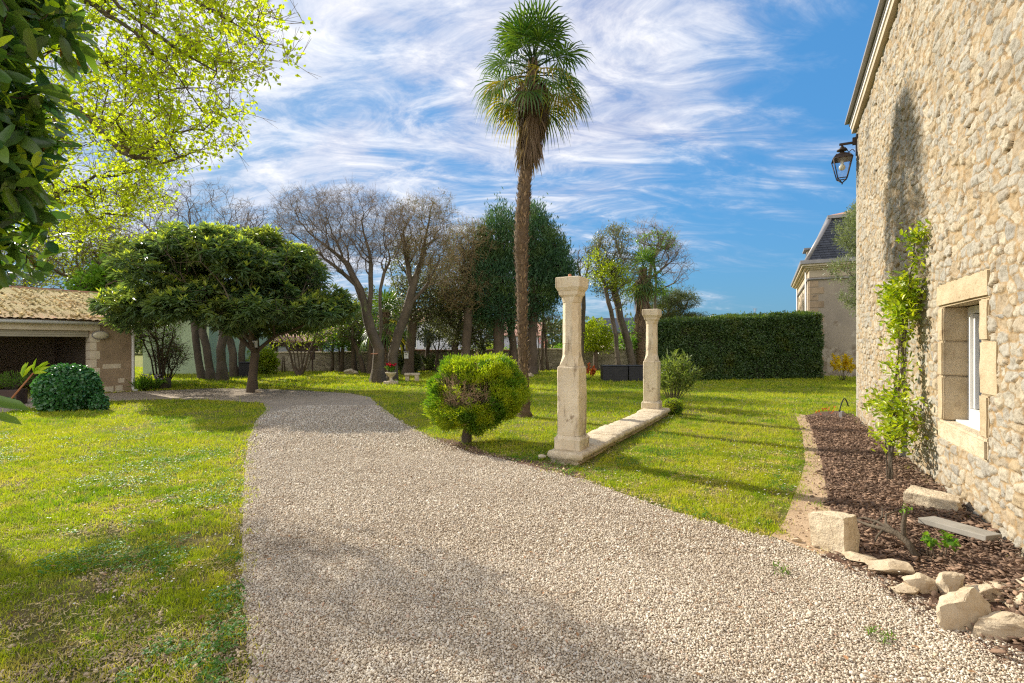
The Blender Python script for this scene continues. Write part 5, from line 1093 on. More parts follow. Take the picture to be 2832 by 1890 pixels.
# bare trees left
grpb='bare leafless trees behind the loquat'
bare=dict(twn=3,twl=.42,twr=.0055,twm='twig_grey',alpha=.45,step=.5)
tree('bare_tree','wide bare tree with arching pale branches above the left side of the loquat','tree',pt([(562,1052),(548,990),(538,900),(535,800)],22.5),[blob(420,600,22.5,130,90,120),blob(560,600,22.5,140,95,120),blob(380,680,22.5,80,60),blob(640,640,22.5,80,60),blob(480,690,22.5,120,60)],800,0,'spring',.1,.1,.3,.006,.15,31,'bark',grpb,limbs=[pt([(535,800),(470,710),(400,620)],22.5),pt([(535,800),(540,690),(520,590)],22.5),pt([(535,800),(600,700),(640,600)],22.5)],**bare)
tree('bare_tree','bare tree with knobbly upright branches between the loquat top and the big bare tree','tree',pt([(616,1058),(612,1000),(615,900),(640,800)],21.8),[blob(700,640,21.8,70,75,60),blob(740,700,21.8,70,60),blob(660,700,21.8,60,50)],320,0,'spring',.1,.1,.3,.009,.18,32,'bark',grpb,flare=1.5,limbs=[pt([(640,800),(700,700),(712,600)],21.8)],**bare)
tree('slender_tree','slender trunk immediately right of the arching bare tree, leaning slightly','tree',pt([(586,1053),(575,990),(560,920),(565,840)],22.2),[blob(560,800,22.2,60,50)],90,8,'ilex',.14,.06,.35,.01,.16,33,'bark',grpb)
tree('slender_tree','dark trunk right of the thick flared trunk under the loquat','tree',pt([(651,1046),(645,980),(628,920),(620,860)],24),[blob(640,830,24,60,40)],90,8,'green',.14,.07,.4,.01,.17,34,'bark',grpb)
tree('slender_tree','second dark trunk right of the flared one, next to the loquat stem','tree',pt([(672,1043),(668,980),(676,920),(690,860)],24.5),[blob(700,850,24.5,60,40)],90,8,'green',.14,.07,.4,.01,.15,35,'bark',grpb)
# big bare tree in the middle
Y=20.5
tree('big_bare_tree','big bare tree with thick forked mossy trunk in the middle of the lawn','tree',pt([(1046,1060),(1045,1020),(1047,985),(1048,965)],Y),[blob(880,620,Y,115,95,120),blob(985,620,Y,125,100,120),blob(830,590,Y,75,65),blob(1060,640,Y,80,90),blob(800,660,Y,50,50),blob(950,700,Y,110,60)],1600,0,'spring',.1,.1,.3,.0042,.225,41,'bark',
 limbs=[pt([(1048,965),(1028,920),(1010,850),(998,800),(960,730),(900,680),(850,640)],Y),pt([(1020,880),(1026,800),(1022,700),(1000,610)],Y),pt([(1048,970),(1055,900),(1052,800),(1070,710)],Y),pt([(1010,850),(985,790),(930,740),(880,700),(820,680)],Y),pt([(1022,740),(960,650),(920,580)],Y),pt([(1048,968),(1068,930),(1090,890)],Y)],twn=4,twl=.46,twr=.0036,twm='twig_grey',alpha=.4,step=.45,flare=1.7)
tree('lichen_tree','brown twiggy tree with lichen-covered branches, behind and right of the big bare tree','tree',pt([(1084,1042),(1086,985),(1102,920),(1128,850),(1140,800)],21.5),[blob(1170,640,21.5,75,100,80),blob(1205,720,21.5,60,80),blob(1115,640,21.5,60,80),blob(1220,600,21.5,40,75)],1050,2,'pine',.10,.03,.22,.0045,.20,42,'bark',limbs=[pt([(1140,800),(1165,720),(1180,640)],21.5),pt([(1128,850),(1180,790),(1215,720)],21.5),pt([(1140,800),(1120,700),(1115,640)],21.5)],twn=4,twl=.40,twr=.0042,twm='lichen_twig',alpha=.4,step=.45)
grpe='dark evergreen trees along the back of the lawn'
tree('evergreen_oak','tall dark evergreen oak with straight trunk between the big bare tree and the golden bush','tree',pt([(1127,1039),(1132,980),(1140,900),(1142,800)],25.5),[blob(1140,750,25.5,70,95),blob(1170,820,25.5,90,65),blob(1110,850,25.5,50,45),blob(1215,850,25.5,60,60)],620,17,'ilexgrey',.12,.055,.42,.012,.24,43,'bark_dark',grpe)
tree('evergreen_oak','silvery-leaved evergreen oak directly behind the top of the golden bush','tree',pt([(1262,1030),(1258,960),(1270,900)],26.5),[blob(1270,880,26.5,75,75),blob(1310,900,26.5,60,60),blob(1240,800,26.5,70,80)],620,17,'ilexgrey',.12,.055,.42,.012,.18,44,'bark_dark',grpe)
tree('olive_brown_tree','tall brownish olive-green tree just left of the first dark conifer','tree',pt([(1285,1030),(1290,940),(1300,820)],24.5),[blob(1285,680,24.5,60,70),blob(1265,770,24.5,65,90),blob(1320,690,24.5,50,70),blob(1310,790,24.5,60,70)],1100,10,'olive',.07,.025,.36,.009,.22,45,'bark_dark',grpe,twn=3,twl=.45,twr=.008,twm='lichen_twig')
grpc='dark green conifers behind the tall palm'
def conifer(label,x,Yb,yb,tops,bl,seed,n,twig=''):
    t=tree('conifer',label,'conifer',pt([(x,yb),(x+3,900),(x+5,760),(x+8,620)],Yb),bl,n,0,'conifer',.1,.1,.3,.012,.28,seed,'bark_dark',grpc,start=4,alpha=.3)
    rng=np.random.default_rng(seed); C,out=sample_blobs(bl,n*2,rng,.45); base=np.array(t.location); g=Geo(); per=26; Nn=len(C)*per; B=np.repeat(C,per,0)+rng.normal(0,.16,(Nn,3))*np.array((1,1,1.5)); D=np.repeat(out,per,0)*.6+rng.normal(0,.45,(Nn,3))+np.array((0,0,.75))
    leaves(g,B,D,rng.normal(0,1,(Nn,3)),.22*rng.uniform(.6,1.3,Nn),.045,np.repeat(rng.random(len(C)),per)*.6+rng.random(Nn)*.4,shape='small')
    for o in list(t.children):
        if o.name.startswith('crown'): bpy.data.objects.remove(o)
    g.build('crown',L['conifer'],t,base)
Y=25
conifer('dark conifer with jagged top on the left side of the tall palm',1376,Y,1035,None,[blob(1385,670,Y,48,100,60),blob(1350,700,Y,40,80,50),blob(1412,690,Y,38,90,50),blob(1365,800,Y,85,100,80),blob(1330,780,Y,40,80,50),blob(1395,860,Y,60,60)],51,520)
Y=26
conifer('darkest and widest conifer with rounded pointed top on the right side of the tall palm',1469,Y,1037,None,[blob(1472,660,Y,38,98,60),blob(1500,700,Y,52,90,70),blob(1535,745,Y,48,80,60),blob(1565,765,Y,30,50,40),blob(1480,790,Y,60,80,70),blob(1535,800,Y,45,40,50)],52,560)
for k,(x0,y0,x1,y1,lab) in enumerate([(1426,1035,1412,860,'leaning dark trunk beneath the conifers, left of the palm stem'),(1455,1040,1470,870,'dark trunk standing in shade just right of the tall palm stem')]):
    tree('shaded_tree',lab,'tree',pt([(x0,y0),((x0+x1)/2,(y0+y1)/2),(x1,y1)],26+k),[blob(x1,y1-20,26,45,45)],70,12,'conifer',.16,.05,.35,.015,.2,53+k,'bark_dark',grpe)
# small leafy trees
def small(label,x,y,Yb,bl,leaf,seed,n=150,per=9,Ln=.11,Wd=.06,tr=.08,name='young_tree',gr='young trees scattered along the back of the lawn',lean=0,stems=1,clr=.3,tw=0):
    top=bl[0]; tx=1416+1400*top[0]/Yb; ty=950-(top[2]-1.6)*1400/Yb
    limbs=[pt([(x+4*s,y-2),(x+(tx-x)*.4+s*10,(y*.55+ty*.45)),(tx+s*26,ty)],Yb) for s in range(-(stems//2),stems-stems//2) if s]
    return tree(name,label,'tree',pt([(x,y),(x+(tx-x)*.35+lean,y+(ty-y)*.5),(tx,ty+8)],Yb),bl,n,per,leaf,Ln,Wd,clr,.008,tr,seed,'bark_dark',gr,limbs=limbs,twn=tw,twl=.4,twr=.007)
small('multi-stemmed small tree with spreading dark stems in front of the white outhouse',831,1041,25,[blob(835,900,25,80,60),blob(790,930,25,50,35),blob(890,920,25,50,40)],'spring2',61,150,5,.10,.06,.13,stems=7,name='multistem_tree',tw=2)
small('bright green double-stemmed bushy tree against the garden wall',944,1028,28.3,[blob(950,905,28,60,45),blob(910,945,28,40,25),blob(975,930,28,45,40)],'green',62,200,10,.13,.08,.12,stems=2)
small('thin crooked trunk left of the bright green bushy tree',917,1022,28.4,[blob(915,930,28,45,35)],'green',63,70,9,.12,.07,.08)
small('straight slender trunk between the bright green tree and the big bare tree',981,1033,27.5,[blob(975,880,27.5,50,50)],'spring2',64,120,9,.12,.07,.13)
small('leaning curved trunk just left of the big bare tree',1007,1036,26.8,[blob(975,900,26.8,40,50)],'ilex',65,110,9,.12,.06,.11,lean=-8)
small('dark upright trunk half hidden by the left side of the big bare tree',1025,1037,26.5,[blob(1020,880,26.5,45,60)],'ilex',66,120,9,.12,.06,.15)
small('dark-leaved small tree just right of the big bare tree',1089,1032,27,[blob(1090,930,27,38,45),blob(1080,890,27,35,35)],'ilex',67,130,10,.12,.06,.09)
small('thin leaning stake-like trunk behind the stone trough blocks',1207,1028,28,[blob(1216,930,28,40,50)],'ilexgrey',68,90,8,.12,.06,.06)
small('slim open-crowned young tree left of the nearer pillar',1497,1027,29,[blob(1505,860,29,35,55),blob(1525,900,29,30,40),blob(1490,820,29,30,40)],'ilex',69,150,9,.12,.06,.09,stems=2,tw=2)
small('young green tree on the right of the palm stem, under the dark conifer',1515,1028,30,[blob(1490,780,30,35,35),blob(1470,860,30,30,40)],'green',70,110,9,.13,.07,.08)
tree('bare_pole_tree','pollarded bare stem with few twigs directly behind the nearer stone pillar','tree',pt([(1611,1005),(1612,920),(1614,850),(1608,780)],29),[blob(1615,740,29,28,60),blob(1650,880,29,12,10)],60,0,'spring',.1,.1,.3,.02,.13,71,'bark','young trees scattered along the back of the lawn',twn=2,twl=.4,twr=.01,twm='twig_grey',alpha=.6)
small('round yellow-green leafy shrub tree on a short trunk right of the nearer pillar',1649,1028,29.5,[blob(1645,925,29.5,42,38),blob(1670,945,29.5,30,25),blob(1622,945,29.5,25,25)],'climb',72,230,14,.15,.09,.13,name='round_tree')
tree('evergreen_oak','airy evergreen oak with leaning trunk between the nearer pillar and the second palm','tree',pt([(1752,1020),(1738,950),(1715,880),(1700,810),(1692,740)],28.5),[blob(1690,690,28.5,52,65),blob(1650,720,28.5,38,45),blob(1725,740,28.5,42,50),blob(1680,780,28.5,48,40),blob(1720,655,28.5,28,32)],480,13,'ilexgrey',.12,.055,.36,.01,.20,73,'bark',grpe,twn=1,twl=.5,twr=.008)
tree('magnolia_tree','loose tree with glossy yellow-tipped leaves in front of the airy oak','tree',pt([(1712,1020),(1705,960),(1690,860),(1670,780)],27.5),[blob(1645,745,27.5,32,50),blob(1690,760,27.5,42,40),blob(1730,800,27.5,25,45)],190,12,'climb',.15,.06,.33,.01,.12,74,'bark',grpe)
small('light green sapling cluster at the foot of the second palm, behind the black boxes',1735,1026,31,[blob(1745,930,31,35,35),blob(1715,950,31,25,20),blob(1770,960,31,25,25)],'green',75,150,10,.15,.09,.07,stems=3)
tree('half_bare_tree','half-bare tree with young green leaves on its left, behind the second palm','tree',pt([(1790,1020),(1790,900),(1788,800),(1800,740)],33),[blob(1820,680,33,60,45),blob(1790,640,33,45,30),blob(1870,740,33,50,45),blob(1850,690,33,45,35)],400,0,'spring',.1,.1,.3,.010,.16,76,'bark',limbs=[pt([(1800,740),(1850,720),(1900,730)],33)],twn=2,twl=.6,twr=.008,twm='twig_grey',alpha=.5,extra=None)
tree('half_bare_tree','small yellow-green leafing tree among the twigs beside the second palm','tree',pt([(1802,1020),(1806,900),(1815,780)],33.6),[blob(1810,670,33.6,50,28),blob(1840,680,33.6,25,22),blob(1820,795,33.6,35,18)],130,7,'green',.17,.10,.4,.012,.1,77,'bark')
# pine behind hedge
tree('pine_tree','small layered pine rising behind the left end of the hedge','pine tree',pt([(1845,1010),(1842,940),(1838,880)],37),[blob(1840,822,37,50,16,60),blob(1880,835,37,50,18,50),blob(1835,860,37,55,18,60),blob(1895,808,37,26,9,30),blob(1920,882,37,45,12,50),blob(1870,880,37,60,12,50)],560,30,'pine',.22,.03,.45,.015,.22,78,'bark',flat=.6)
# background foliage filling gaps low down
for k,(x,y,Yb,rx,ry,leaf,lab) in enumerate([(630,1000,30,55,55,'spring2','yellow-green bush glowing between the trunks left of the loquat stem'),(1340,985,33,70,35,'spring2','pale green shrubbery beyond the wall behind the golden bush'),(1420,1000,34,60,35,'green','light green shrub behind the tall palm stem beyond the wall'),(1130,1005,27.6,25,26,'ilex','dark shrub beside the dark oak trunk'),(1840,960,25,45,45,'hedge','dark green shrub touching the left end of the clipped hedge'),(730,1000,26,25,30,'spring2','yellow-leaved shrub right behind the loquat stem'),(1560,985,34,35,30,'green','pale green bush just left of the nearer pillar beyond the wall')]):
    c=P(x,y,Yb); s=Yb/1400; rng=np.random.default_rng(80+k); root=thing('shrub',lab,'shrub',(c[0],c[1],0),'shrubs behind the lawn'); h=1.6-(y-ry-950)*s
    bl=[np.array((c[0],Yb,h*.55,rx*s,rx*s*.7,h*.45)),np.array((c[0]+rx*s*.4,Yb,h*.4,rx*s*.7,rx*s*.6,h*.38))]; C,out=sample_blobs(bl,230,rng,.4); st=[np.array((c[0],Yb,0)),np.array((c[0],Yb,h*.3))]
    Nn,par,tips=grow([st],C[:120],rng,.3,.4,start=0); gg,_,_=skeleton_geo(Nn,par,.008,.05); gg.build('stems',M['bark_dark'],root,(c[0],Yb,0))
    g=Geo(); clump_leaves(g,C,rng,14,.32,.14,.08,out); g.build('foliage',L[leaf],root,(c[0],Yb,0))
# wooded mass far away closing the horizon
def far_wood():
    rng=np.random.default_rng(90); g=Geo(); n=2600; x=rng.uniform(-75,45,n); y=rng.uniform(62,74,n)+np.abs(x)*.1; z=rng.random(n)**.7*(3.6+2.2*fbm(x*.12,x*0,5)); C=np.stack([x,y,z],-1); clump_leaves(g,C,rng,14,1.1,.6,.4,None)
    o=g.build('distant_wood',L['ilex']); tag(o,'hazy belt of distant trees closing the view behind the gardens','woodland',kind='stuff')
far_wood()

# ------------------------------------------------------------ bushes
def bush_globe():
    Yb=8.0; cx,cy=(1072*1.2051-1416)/1400*Yb+.05,8.15; base=np.array((cx-.07,cy,0.)); c=np.array((cx+.10,cy,.77))
    root=thing('golden_thuja_bush','round golden-green clipped thuja bush on a short trunk, bare twigs showing inside','bush',tuple(base)); rng=np.random.default_rng(100)
    st=[base+HZ*-.02,base+np.array((.0,0,.12)),base+np.array((.04,-.02,.25))]
    T,_=sample_blobs([np.array((*c,.60,.56,.52))],700,rng,.5)
    Nn,par,tips=grow([st],T,rng,.3,.14,start=1); g,_,_=skeleton_geo(Nn,par,.0034,.085,sides=(10,6,4)); g.build('trunk',M['bark'],root,base,True)
    tg=Geo(); twigs(tg,Nn[tips],rng,3,.17,.0032,.2,.6,out=nrm(Nn[tips]-base)*1.2); tg.build('dead_twigs',M['dead_twig'],root,base)
    # sprays on the shell, with an opening on the side facing the drive
    n=4300; d=nrm(rng.normal(size=(n,3))); 
    az=d[:,0]; el=d[:,2]
    view=nrm(np.array((-.35,-1,.02))); hole=((d[:,1]<-.15)&(np.abs(el-.10+.10*d[:,0])<.36+.14*vn(d[:,0]*4,d[:,0]*0,3))&(d[:,0]<.38)&(d[:,0]>-.85))
    sx=1+.22*(vn(d[:,0]*3+5,d[:,2]*3,4)-.5)*2; under=(d[:,2]<-.80)
    keep=~(hole&(rng.random(n)<.965))&~(under&(rng.random(n)<.6)); d=d[keep];sx=sx[keep]; r=(.80+.23*rng.random(len(d)))
    C=c+d*np.array((.70,.66,.62))*(r*sx)[:,None]; C[:,2]+=np.where(d[:,2]<0,-d[:,2]*.02,0)
    g=Geo(); per=26; m=len(C)*per; B=np.repeat(C,per,0)+rng.normal(0,.030,(m,3)); D=np.repeat(d,per,0)*.9+rng.normal(0,.5,(m,3))+np.array((0,0,.5)); leaves(g,B,D,rng.normal(size=(m,3)),.052*rng.uniform(.6,1.3,m),.013*rng.uniform(.7,1.3,m),np.repeat(rng.random(len(C)),per)*.5+rng.random(m)*.5,shape='small')
    g.build('foliage',L['thuja'],root,base)
bush_globe()
def leafy_mound(name,label,cat,c,r,n,leaf,Ln,Wd,seed,zmin=0.,noise_amp=.18,core=True,tilt=.5,shape='oval'):
    rng=np.random.default_rng(seed); c=np.array(c,float); r=np.array(r,float); base=np.array((c[0],c[1],0.)); root=thing(name,label,cat,tuple(base))
    d=nrm(rng.normal(size=(n,3))); k=1+noise_amp*(fbm(d[:,0]*2.3+9,d[:,2]*2.3+d[:,1]*2,seed)-.5)*2; rr=(.88+.14*rng.random(n))*k; C=c+d*r*rr[:,None]; q=C[:,2]>zmin; C=C[q]; d=d[q]; 
    D=d*.35+rng.normal(0,.6,d.shape)+np.array((0,0,-.35)); Nn=d+rng.normal(0,tilt,d.shape); g=Geo(); m=len(C); leaves(g,C,D,Nn,Ln*rng.uniform(.6,1.3,m),Wd*rng.uniform(.7,1.2,m),rng.random(m),shape=shape); g.build('foliage',L[leaf],root,base)
    if core:
        bm=bmesh.new(); bmesh.ops.create_icosphere(bm,subdivisions=4,radius=1)
        for v in bm.verts:
            dd=np.array(v.co); kk=1+noise_amp*(float(fbm(np.array([dd[0]*2.3+9]),np.array([dd[2]*2.3+dd[1]*2]),seed)[0])-.5)*2; p=dd*r*.84*kk+c; v.co=Vector(p); v.co.z=max(v.co.z,.01)
        bmobj('dark_core',bm,M['bush_core'],root,off=base)
    return root
M['bush_core']=surf('shaded_core',(.035,.035,.018),(.02,.018,.01),14,1,1,40,.05)  # solid core blocks see-through; its near-black colour stands for shade inside
x,y=G(185,1143); y+=.55
leafy_mound('ivy_mound','rounded mound of dark glossy ivy on the lawn edge in front of the garage','ivy',((187-1416)/1400*y,y,.47),(.63,.56,.62),9500,'ivy',.070,.070,101,noise_amp=.13)
c0=np.array(((275-1416)/1400*(y-.1),y-.1,.16)); leafy_mound('ivy_shoots','trailing brownish ivy shoots at the right foot of the ivy mound','ivy',c0,(.18,.16,.22),700,'ivy',.06,.05,102)
# hedge
def hedge():
    A=np.array((*gpt(1849,21.4),0)); B=np.array((*gpt(2272,23.0),0)); u=nrm(B-A); W=np.linalg.norm(B-A); nb=np.array((-u[1],u[0],0)); th=1.7; root=thing('clipped_hedge','long clipped dark green laurel hedge with flat top in front of the slate-roofed house','hedge',tuple(A)); rng=np.random.default_rng(110)
    H=lambda s:2.53+.40*s
    def lay(n,fn):
        p,nm=fn(rng.random(n),rng.random(n)); p=p+(fbm(p[:,0]*1.1,p[:,2]*1.3+p[:,1],6)-.5)[:,None]*nm*.34+nm*rng.normal(0,.05,(n,1))+(fbm(p[:,0]*4,p[:,2]*4+p[:,1]*2,8)-.5)[:,None]*nm*.16; return p,nm
    def front(a,b): return A+u*(a*W)[:,None]+HZ*(b*H(a))[:,None], np.broadcast_to(-nb,(len(a),3))
    def right(a,b): return A+u*W+nb*(a*th)[:,None]+HZ*(b*H(1.))[:,None], np.broadcast_to(u,(len(a),3))
    def left(a,b): return A+nb*(a*th)[:,None]+HZ*(b*H(0.))[:,None], np.broadcast_to(-u,(len(a),3))
    def top(a,b): return A+u*(a*W)[:,None]+nb*(b*th)[:,None]+HZ*H(a)[:,None], np.broadcast_to(HZ,(len(a),3))
    g=Geo()
    for n,f in ((30000,front),(7000,right),(7000,left),(9000,top)):
        p,nm=lay(n,f); D=rng.normal(0,.7,(n,3))+nm*.4+HZ*.3; leaves(g,p,D,nm+rng.normal(0,.5,(n,3)),.11*rng.uniform(.6,1.3,n),.05*rng.uniform(.7,1.3,n),rng.random(n),shape='small')
    g.build('foliage',L['hedge'],root,A)
    g=Geo(); n=4200; p,nm=lay(n,top); leaves(g,p,rng.normal(0,.5,(n,3))+HZ,rng.normal(0,1,(n,3)),.10*rng.uniform(.6,1.3,n),.045,rng.random(n),shape='small'); g.build('young_shoots',L['hedge_top'],root,A)
    bm=bmesh.new(); vs=[bm.verts.new(A+u*s+nb*t_+HZ*z) for s,t_,z in ((.08,.08,0),(W-.08,.08,0),(W-.08,th-.08,0),(.08,th-.08,0),(.08,.08,H(0)-.08),(W-.08,.08,H(1)-.08),(W-.08,th-.08,H(1)-.08),(.08,th-.08,H(0)-.08))]
    for f in ((0,1,5,4),(1,2,6,5),(2,3,7,6),(3,0,4,7),(4,5,6,7)): bm.faces.new([vs[i] for i in f])
    bmobj('dark_core',bm,M['bush_core'],root,off=A)
hedge()
def stemmy(name,label,cat,base,n,h,spread,leaf,Ln,Wd,seed,perst=30,lean=(0,0),start=.3,r=.008,up=.5,group=None):
    rng=np.random.default_rng(seed); base=np.array(base,float); root=thing(name,label,cat,tuple(base),group); g=Geo(); lf=Geo()
    for k in range(n):
        az=rng.uniform(0,6.283); sp=spread*rng.random()**.5; top=base+np.array((math.cos(az)*sp+lean[0],math.sin(az)*sp+lean[1],h*rng.uniform(.6,1.05)*(1-.25*(sp/spread)**2))); b=base+np.array((math.cos(az),math.sin(az),0))*.05; mid=(b+top)/2+np.array((0,0,.08*h))+rng.normal(0,.03,3)
        t_=np.linspace(0,1,8)[:,None]; pts=(1-t_)**2*b+2*t_*(1-t_)*mid+t_**2*top; g.tube(pts,np.linspace(r,r*.35,8),5)
        q=rng.uniform(start,1,perst)**.8; pp=np.stack([np.interp(q,t_[:,0],pts[:,i]) for i in range(3)],-1); D=rng.normal(0,.55,(perst,3))+nrm(top-b)*up+np.array((0,0,.2)); leaves(lf,pp,D,rng.normal(0,.5,(perst,3))+HZ,Ln*rng.uniform(.7,1.2,perst),Wd,rng.random(perst))
    g.build('stems',M['bark'],root,base,True); lf.build('foliage',L[leaf],root,base); return root
y=12.6; stemmy('oleander_bush','upright oleander bush with narrow leaves right of the farther pillar','bush',((1862-1416)/1400*y,y,0),34,1.42,.62,'olean',.17,.028,120,46,(.02,0),.35)
x=3.75; leafy_mound('small_round_shrub','small dark green rounded shrub at the foot of the oleander beside the kerb end','shrub',(3.63,11.45,.17),(.24,.22,.20),2600,'thuja',.035,.014,121,shape='small')
stemmy('flowering_shrub','yellow-flowered shrub peeping out at the foot of the house corner','shrub',(15.1*.93,21.5,0),12,1.25,.9,'yellow',.16,.07,122,40,start=.4)
stemmy('garden_flowers','clump of leafy plants with pale lilac flowers beside the garage corner','flowers',(*gpt(405,17.3),0),26,.42,.55,'green',.24,.03,123,14,start=.05,r=.005)
o=stemmy('lilac_flower_clump','pale lilac blooms above the leafy clump by the garage','flowers',(*gpt(420,17.6),0),14,.62,.45,'lilac',.05,.04,124,8,start=.85,r=.004)
stemmy('rose_shrub','small dry-headed plant at the top of the bark bed near the drainpipe','shrub',(6.35,10.3,0),9,.36,.25,'orange',.05,.03,125,4,start=.8,r=.004)
stemmy('red_leaved_shrub','small shrub with bright orange-red spring leaves right behind the nearer pillar','shrub',(*gpt(1625,22),0),10,.75,.32,'orange',.13,.07,126,22,start=.3)
stemmy('pink_flowering_shrub','small pink-blossomed shrub against the wall between the palm and nearer pillar','shrub',(*gpt(1500,31.8),0),9,2.0,.4,'pink',.15,.1,127,20,start=.7)
stemmy('young_conifer','young blue-green bushy conifer by the garden wall left of the golden bush','conifer',(*gpt(1190,29),0),16,1.0,.7,'ilex',.2,.04,128,40,start=.1)
small('small airy many-stemmed green tree at the right corner of the garage','444 1080'.split()[0] and 444,1072,18.6,[blob(430,900,18.6,60,45),blob(400,930,18.6,45,40),blob(470,960,18.6,30,35)],'green',129,170,6,.07,.04,.07,name='corner_shrub_tree',stems=5,tw=3,clr=.28)
small('white-blossomed twiggy shrub in front of the pale green building','487 1060'.split()[0] and 462,1066,19.5,[blob(470,985,19.5,38,38)],'ilexgrey',130,90,7,.06,.05,.05,name='blossom_shrub',stems=5,tw=4,clr=.25)
# saplings stakes by the wall
for k,(x,y,bl,lf,lab) in enumerate([(1000,1022,[(985,890,55,55),(1020,850,45,50)],'ilex','dark rounded evergreen filling the gap just left of the big bare tree'),(1118,1024,[(1105,900,45,50),(1090,860,40,45)],'ilexgrey','silvery evergreen filling the gap right of the big bare tree trunk'),(1180,1024,[(1190,900,50,50),(1225,870,45,45)],'ilex','broad dark evergreen behind the stone bench nearest the golden bush'),(890,1018,[(880,890,55,50),(850,860,50,45)],'spring2','yellow-green tree rising behind the white outhouse wall, right of the loquat'),(1340,1022,[(1330,920,55,50),(1300,880,50,45)],'ilex','dark evergreen behind the golden bush at the foot of the conifers')]):
    small(lab,x,y,29.6,[blob(a,b,29.6,c,d) for a,b,c,d in bl],lf,300+k,260,13,.15,.08,.12)
for k,(x,h) in enumerate(((753,.95),(766,.75),(780,.9),(788,.95))):
    gx,gy=gpt(x,27.5+.1*k); g=Geo(); g.tube([(0,0,-.02),(.02*(-1)**k,0,h*.5),(.05*(-1)**k,0,h)],[.07 if k==0 else .045,.04,.03],6); o=g.build('post',M['stake'],None,None,True); o.location=(gx,gy,0); tag(o,['thick dark wooden post, leftmost of the stakes by the left garden wall','pale thin stake directly right of the thick post','slightly bent stake second from the right by the left garden wall','last stake on the right of the row by the left garden wall'][k],'post','stakes by the left garden wall')

# climbing plant on the house wall
def climber():
    rng=np.random.default_rng(140); base=np.array((4.26,5.70,0.)); root=thing('climbing_plant','yellow-green climbing shrub trained up the stone wall left of the window','climbing plant',tuple(base))
    u0=5.35
    def W(u,h,z): return HW(u,h,z)
    spine=[base,W(5.05,.32,.55),W(5.0,.22,1.2),W(4.95,.16,1.9),W(5.0,.12,2.45),W(5.15,.10,2.95)]
    T=[]
    for (u,h,z,ru,rh,rz,n) in ((4.75,.30,.80,.50,.2,.16,48),(5.25,.30,.55,.34,.18,.22,50),(5.2,.25,.80,.40,.16,.2,38),(5.0,.22,1.2,.20,.14,.3,24),(4.95,.2,1.65,.14,.12,.25,20),(4.75,.18,2.12,.42,.12,.14,65),(4.45,.15,2.30,.30,.1,.08,30),(5.0,.15,2.25,.22,.12,.22,55),(5.12,.10,2.62,.10,.06,.3,14),(5.2,.08,2.88,.25,.06,.06,16),(4.7,.3,.42,.3,.15,.1,16),(5.0,.2,1.9,.28,.12,.2,50)):
        d=nrm(rng.normal(size=(n,3)))*rng.random((n,1))**.4; T.append(np.stack([W(u+a*ru,max(.04,h+b*rh),z+c*rz) for a,b,c in d]))
    T=np.concatenate(T)
    Nn,par,tips=grow([spine],T,rng,.5,.16,start=4); g,_,_=skeleton_geo(Nn,par,.0025,.020,sides=(8,6,4)); 
    for k in range(5):
        a=rng.uniform(-.12,.12); pts=[base+np.array((a*.5,a*.3,0))]+[s+HU*(a+.05*math.sin(i*1.7+k))+HN*rng.uniform(-.05,.05) for i,s in enumerate(spine[1:-1])]; g.tube(pts,.007,5)
    g.build('stems',M['bark'],root,base,True)
    g=Geo(); per=7; m=len(T)*per; B=np.repeat(T,per,0)+rng.normal(0,.060,(m,3)); D=rng.normal(0,.6,(m,3))+np.array(HN)*.5+HZ*.25; leaves(g,B,D,rng.normal(0,.5,(m,3))+HZ+HN*.5,.075*rng.uniform(.6,1.3,m),.034*rng.uniform(.7,1.3,m),rng.random(m),fold=.12); g.build('foliage',L['climb'],root,base)
climber()
# twisted dead branch and small seedling in the bed
def branch():
    base=np.array((*GD(2120,1322),0.)); base=np.array((2.72*1.02,3.62,.02)); x=lambda px,py,Y,: P(px,py,Y)
    b=x(2535,1530,3.72); b[2]=.03; root=thing('pruned_stump','gnarled dead pruned branch twisting over the bark bed behind the upright block','branch',tuple(b)); g=Geo()
    A=[b,x(2510,1500,3.8),x(2480,1475,3.85),x(2440,1462,3.95),x(2400,1452,4.1),x(2370,1440,4.3)]; g.tube(A,[.022,.024,.022,.017,.012,.006],8)
    g.tube([x(2500,1490,3.82),x(2498,1455,3.85),x(2504,1420,3.85),x(2500,1400,3.86)],[.018,.017,.014,.008],8); g.tube([x(2480,1475,3.85),x(2450,1450,4.0),x(2450,1425,4.2),x(2500,1405,4.4)],[.012,.012,.009,.004],6); g.tube([x(2445,1463,3.95),x(2425,1485,3.9),x(2420,1500,3.85)],[.01,.008,.004],6); g.tube([x(2410,1455,4.05),x(2440,1430,4.25),x(2440,1400,4.5)],[.009,.008,.003],6); g.tube([x(2470,1470,3.88),x(2430,1445,4.1),x(2390,1432,4.3),x(2360,1436,4.4)],[.012,.01,.008,.003],6)
    g.build('branches',M['bark'],root,b,True); lf=Geo(); rng=np.random.default_rng(6); n=22; leaves(lf,x(2504,1415,3.85)+rng.normal(0,.02,(n,3)),rng.normal(0,.6,(n,3))+HZ,rng.normal(0,1,(n,3)),.03,.014,rng.random(n)); lf.build('new_shoots',L['green'],root,b)
branch()
b=P(2590,1530,3.68); stemmy('seedling','small bright green seedling growing out of the bark bed below the paving slab','plant',(b[0],b[1],.03),9,.20,.12,'green',.045,.034,131,9,start=.4,r=.003,up=.2)
for k,(px,py,lab) in enumerate(((2435,1775,'tiny tuft of grass in the gravel just left of the large angular rock'),(2155,1590,'tiny weed in the gravel below and left of the upright block'),(2110,1455,'small weed tuft where lawn meets gravel left of the upright block'))):
    x,y=G(px,py); stemmy('weed_tuft',lab,'weed',(x,y,0),14,.06,.06,'green',.04,.006,132+k,3,start=.1,r=.0015)

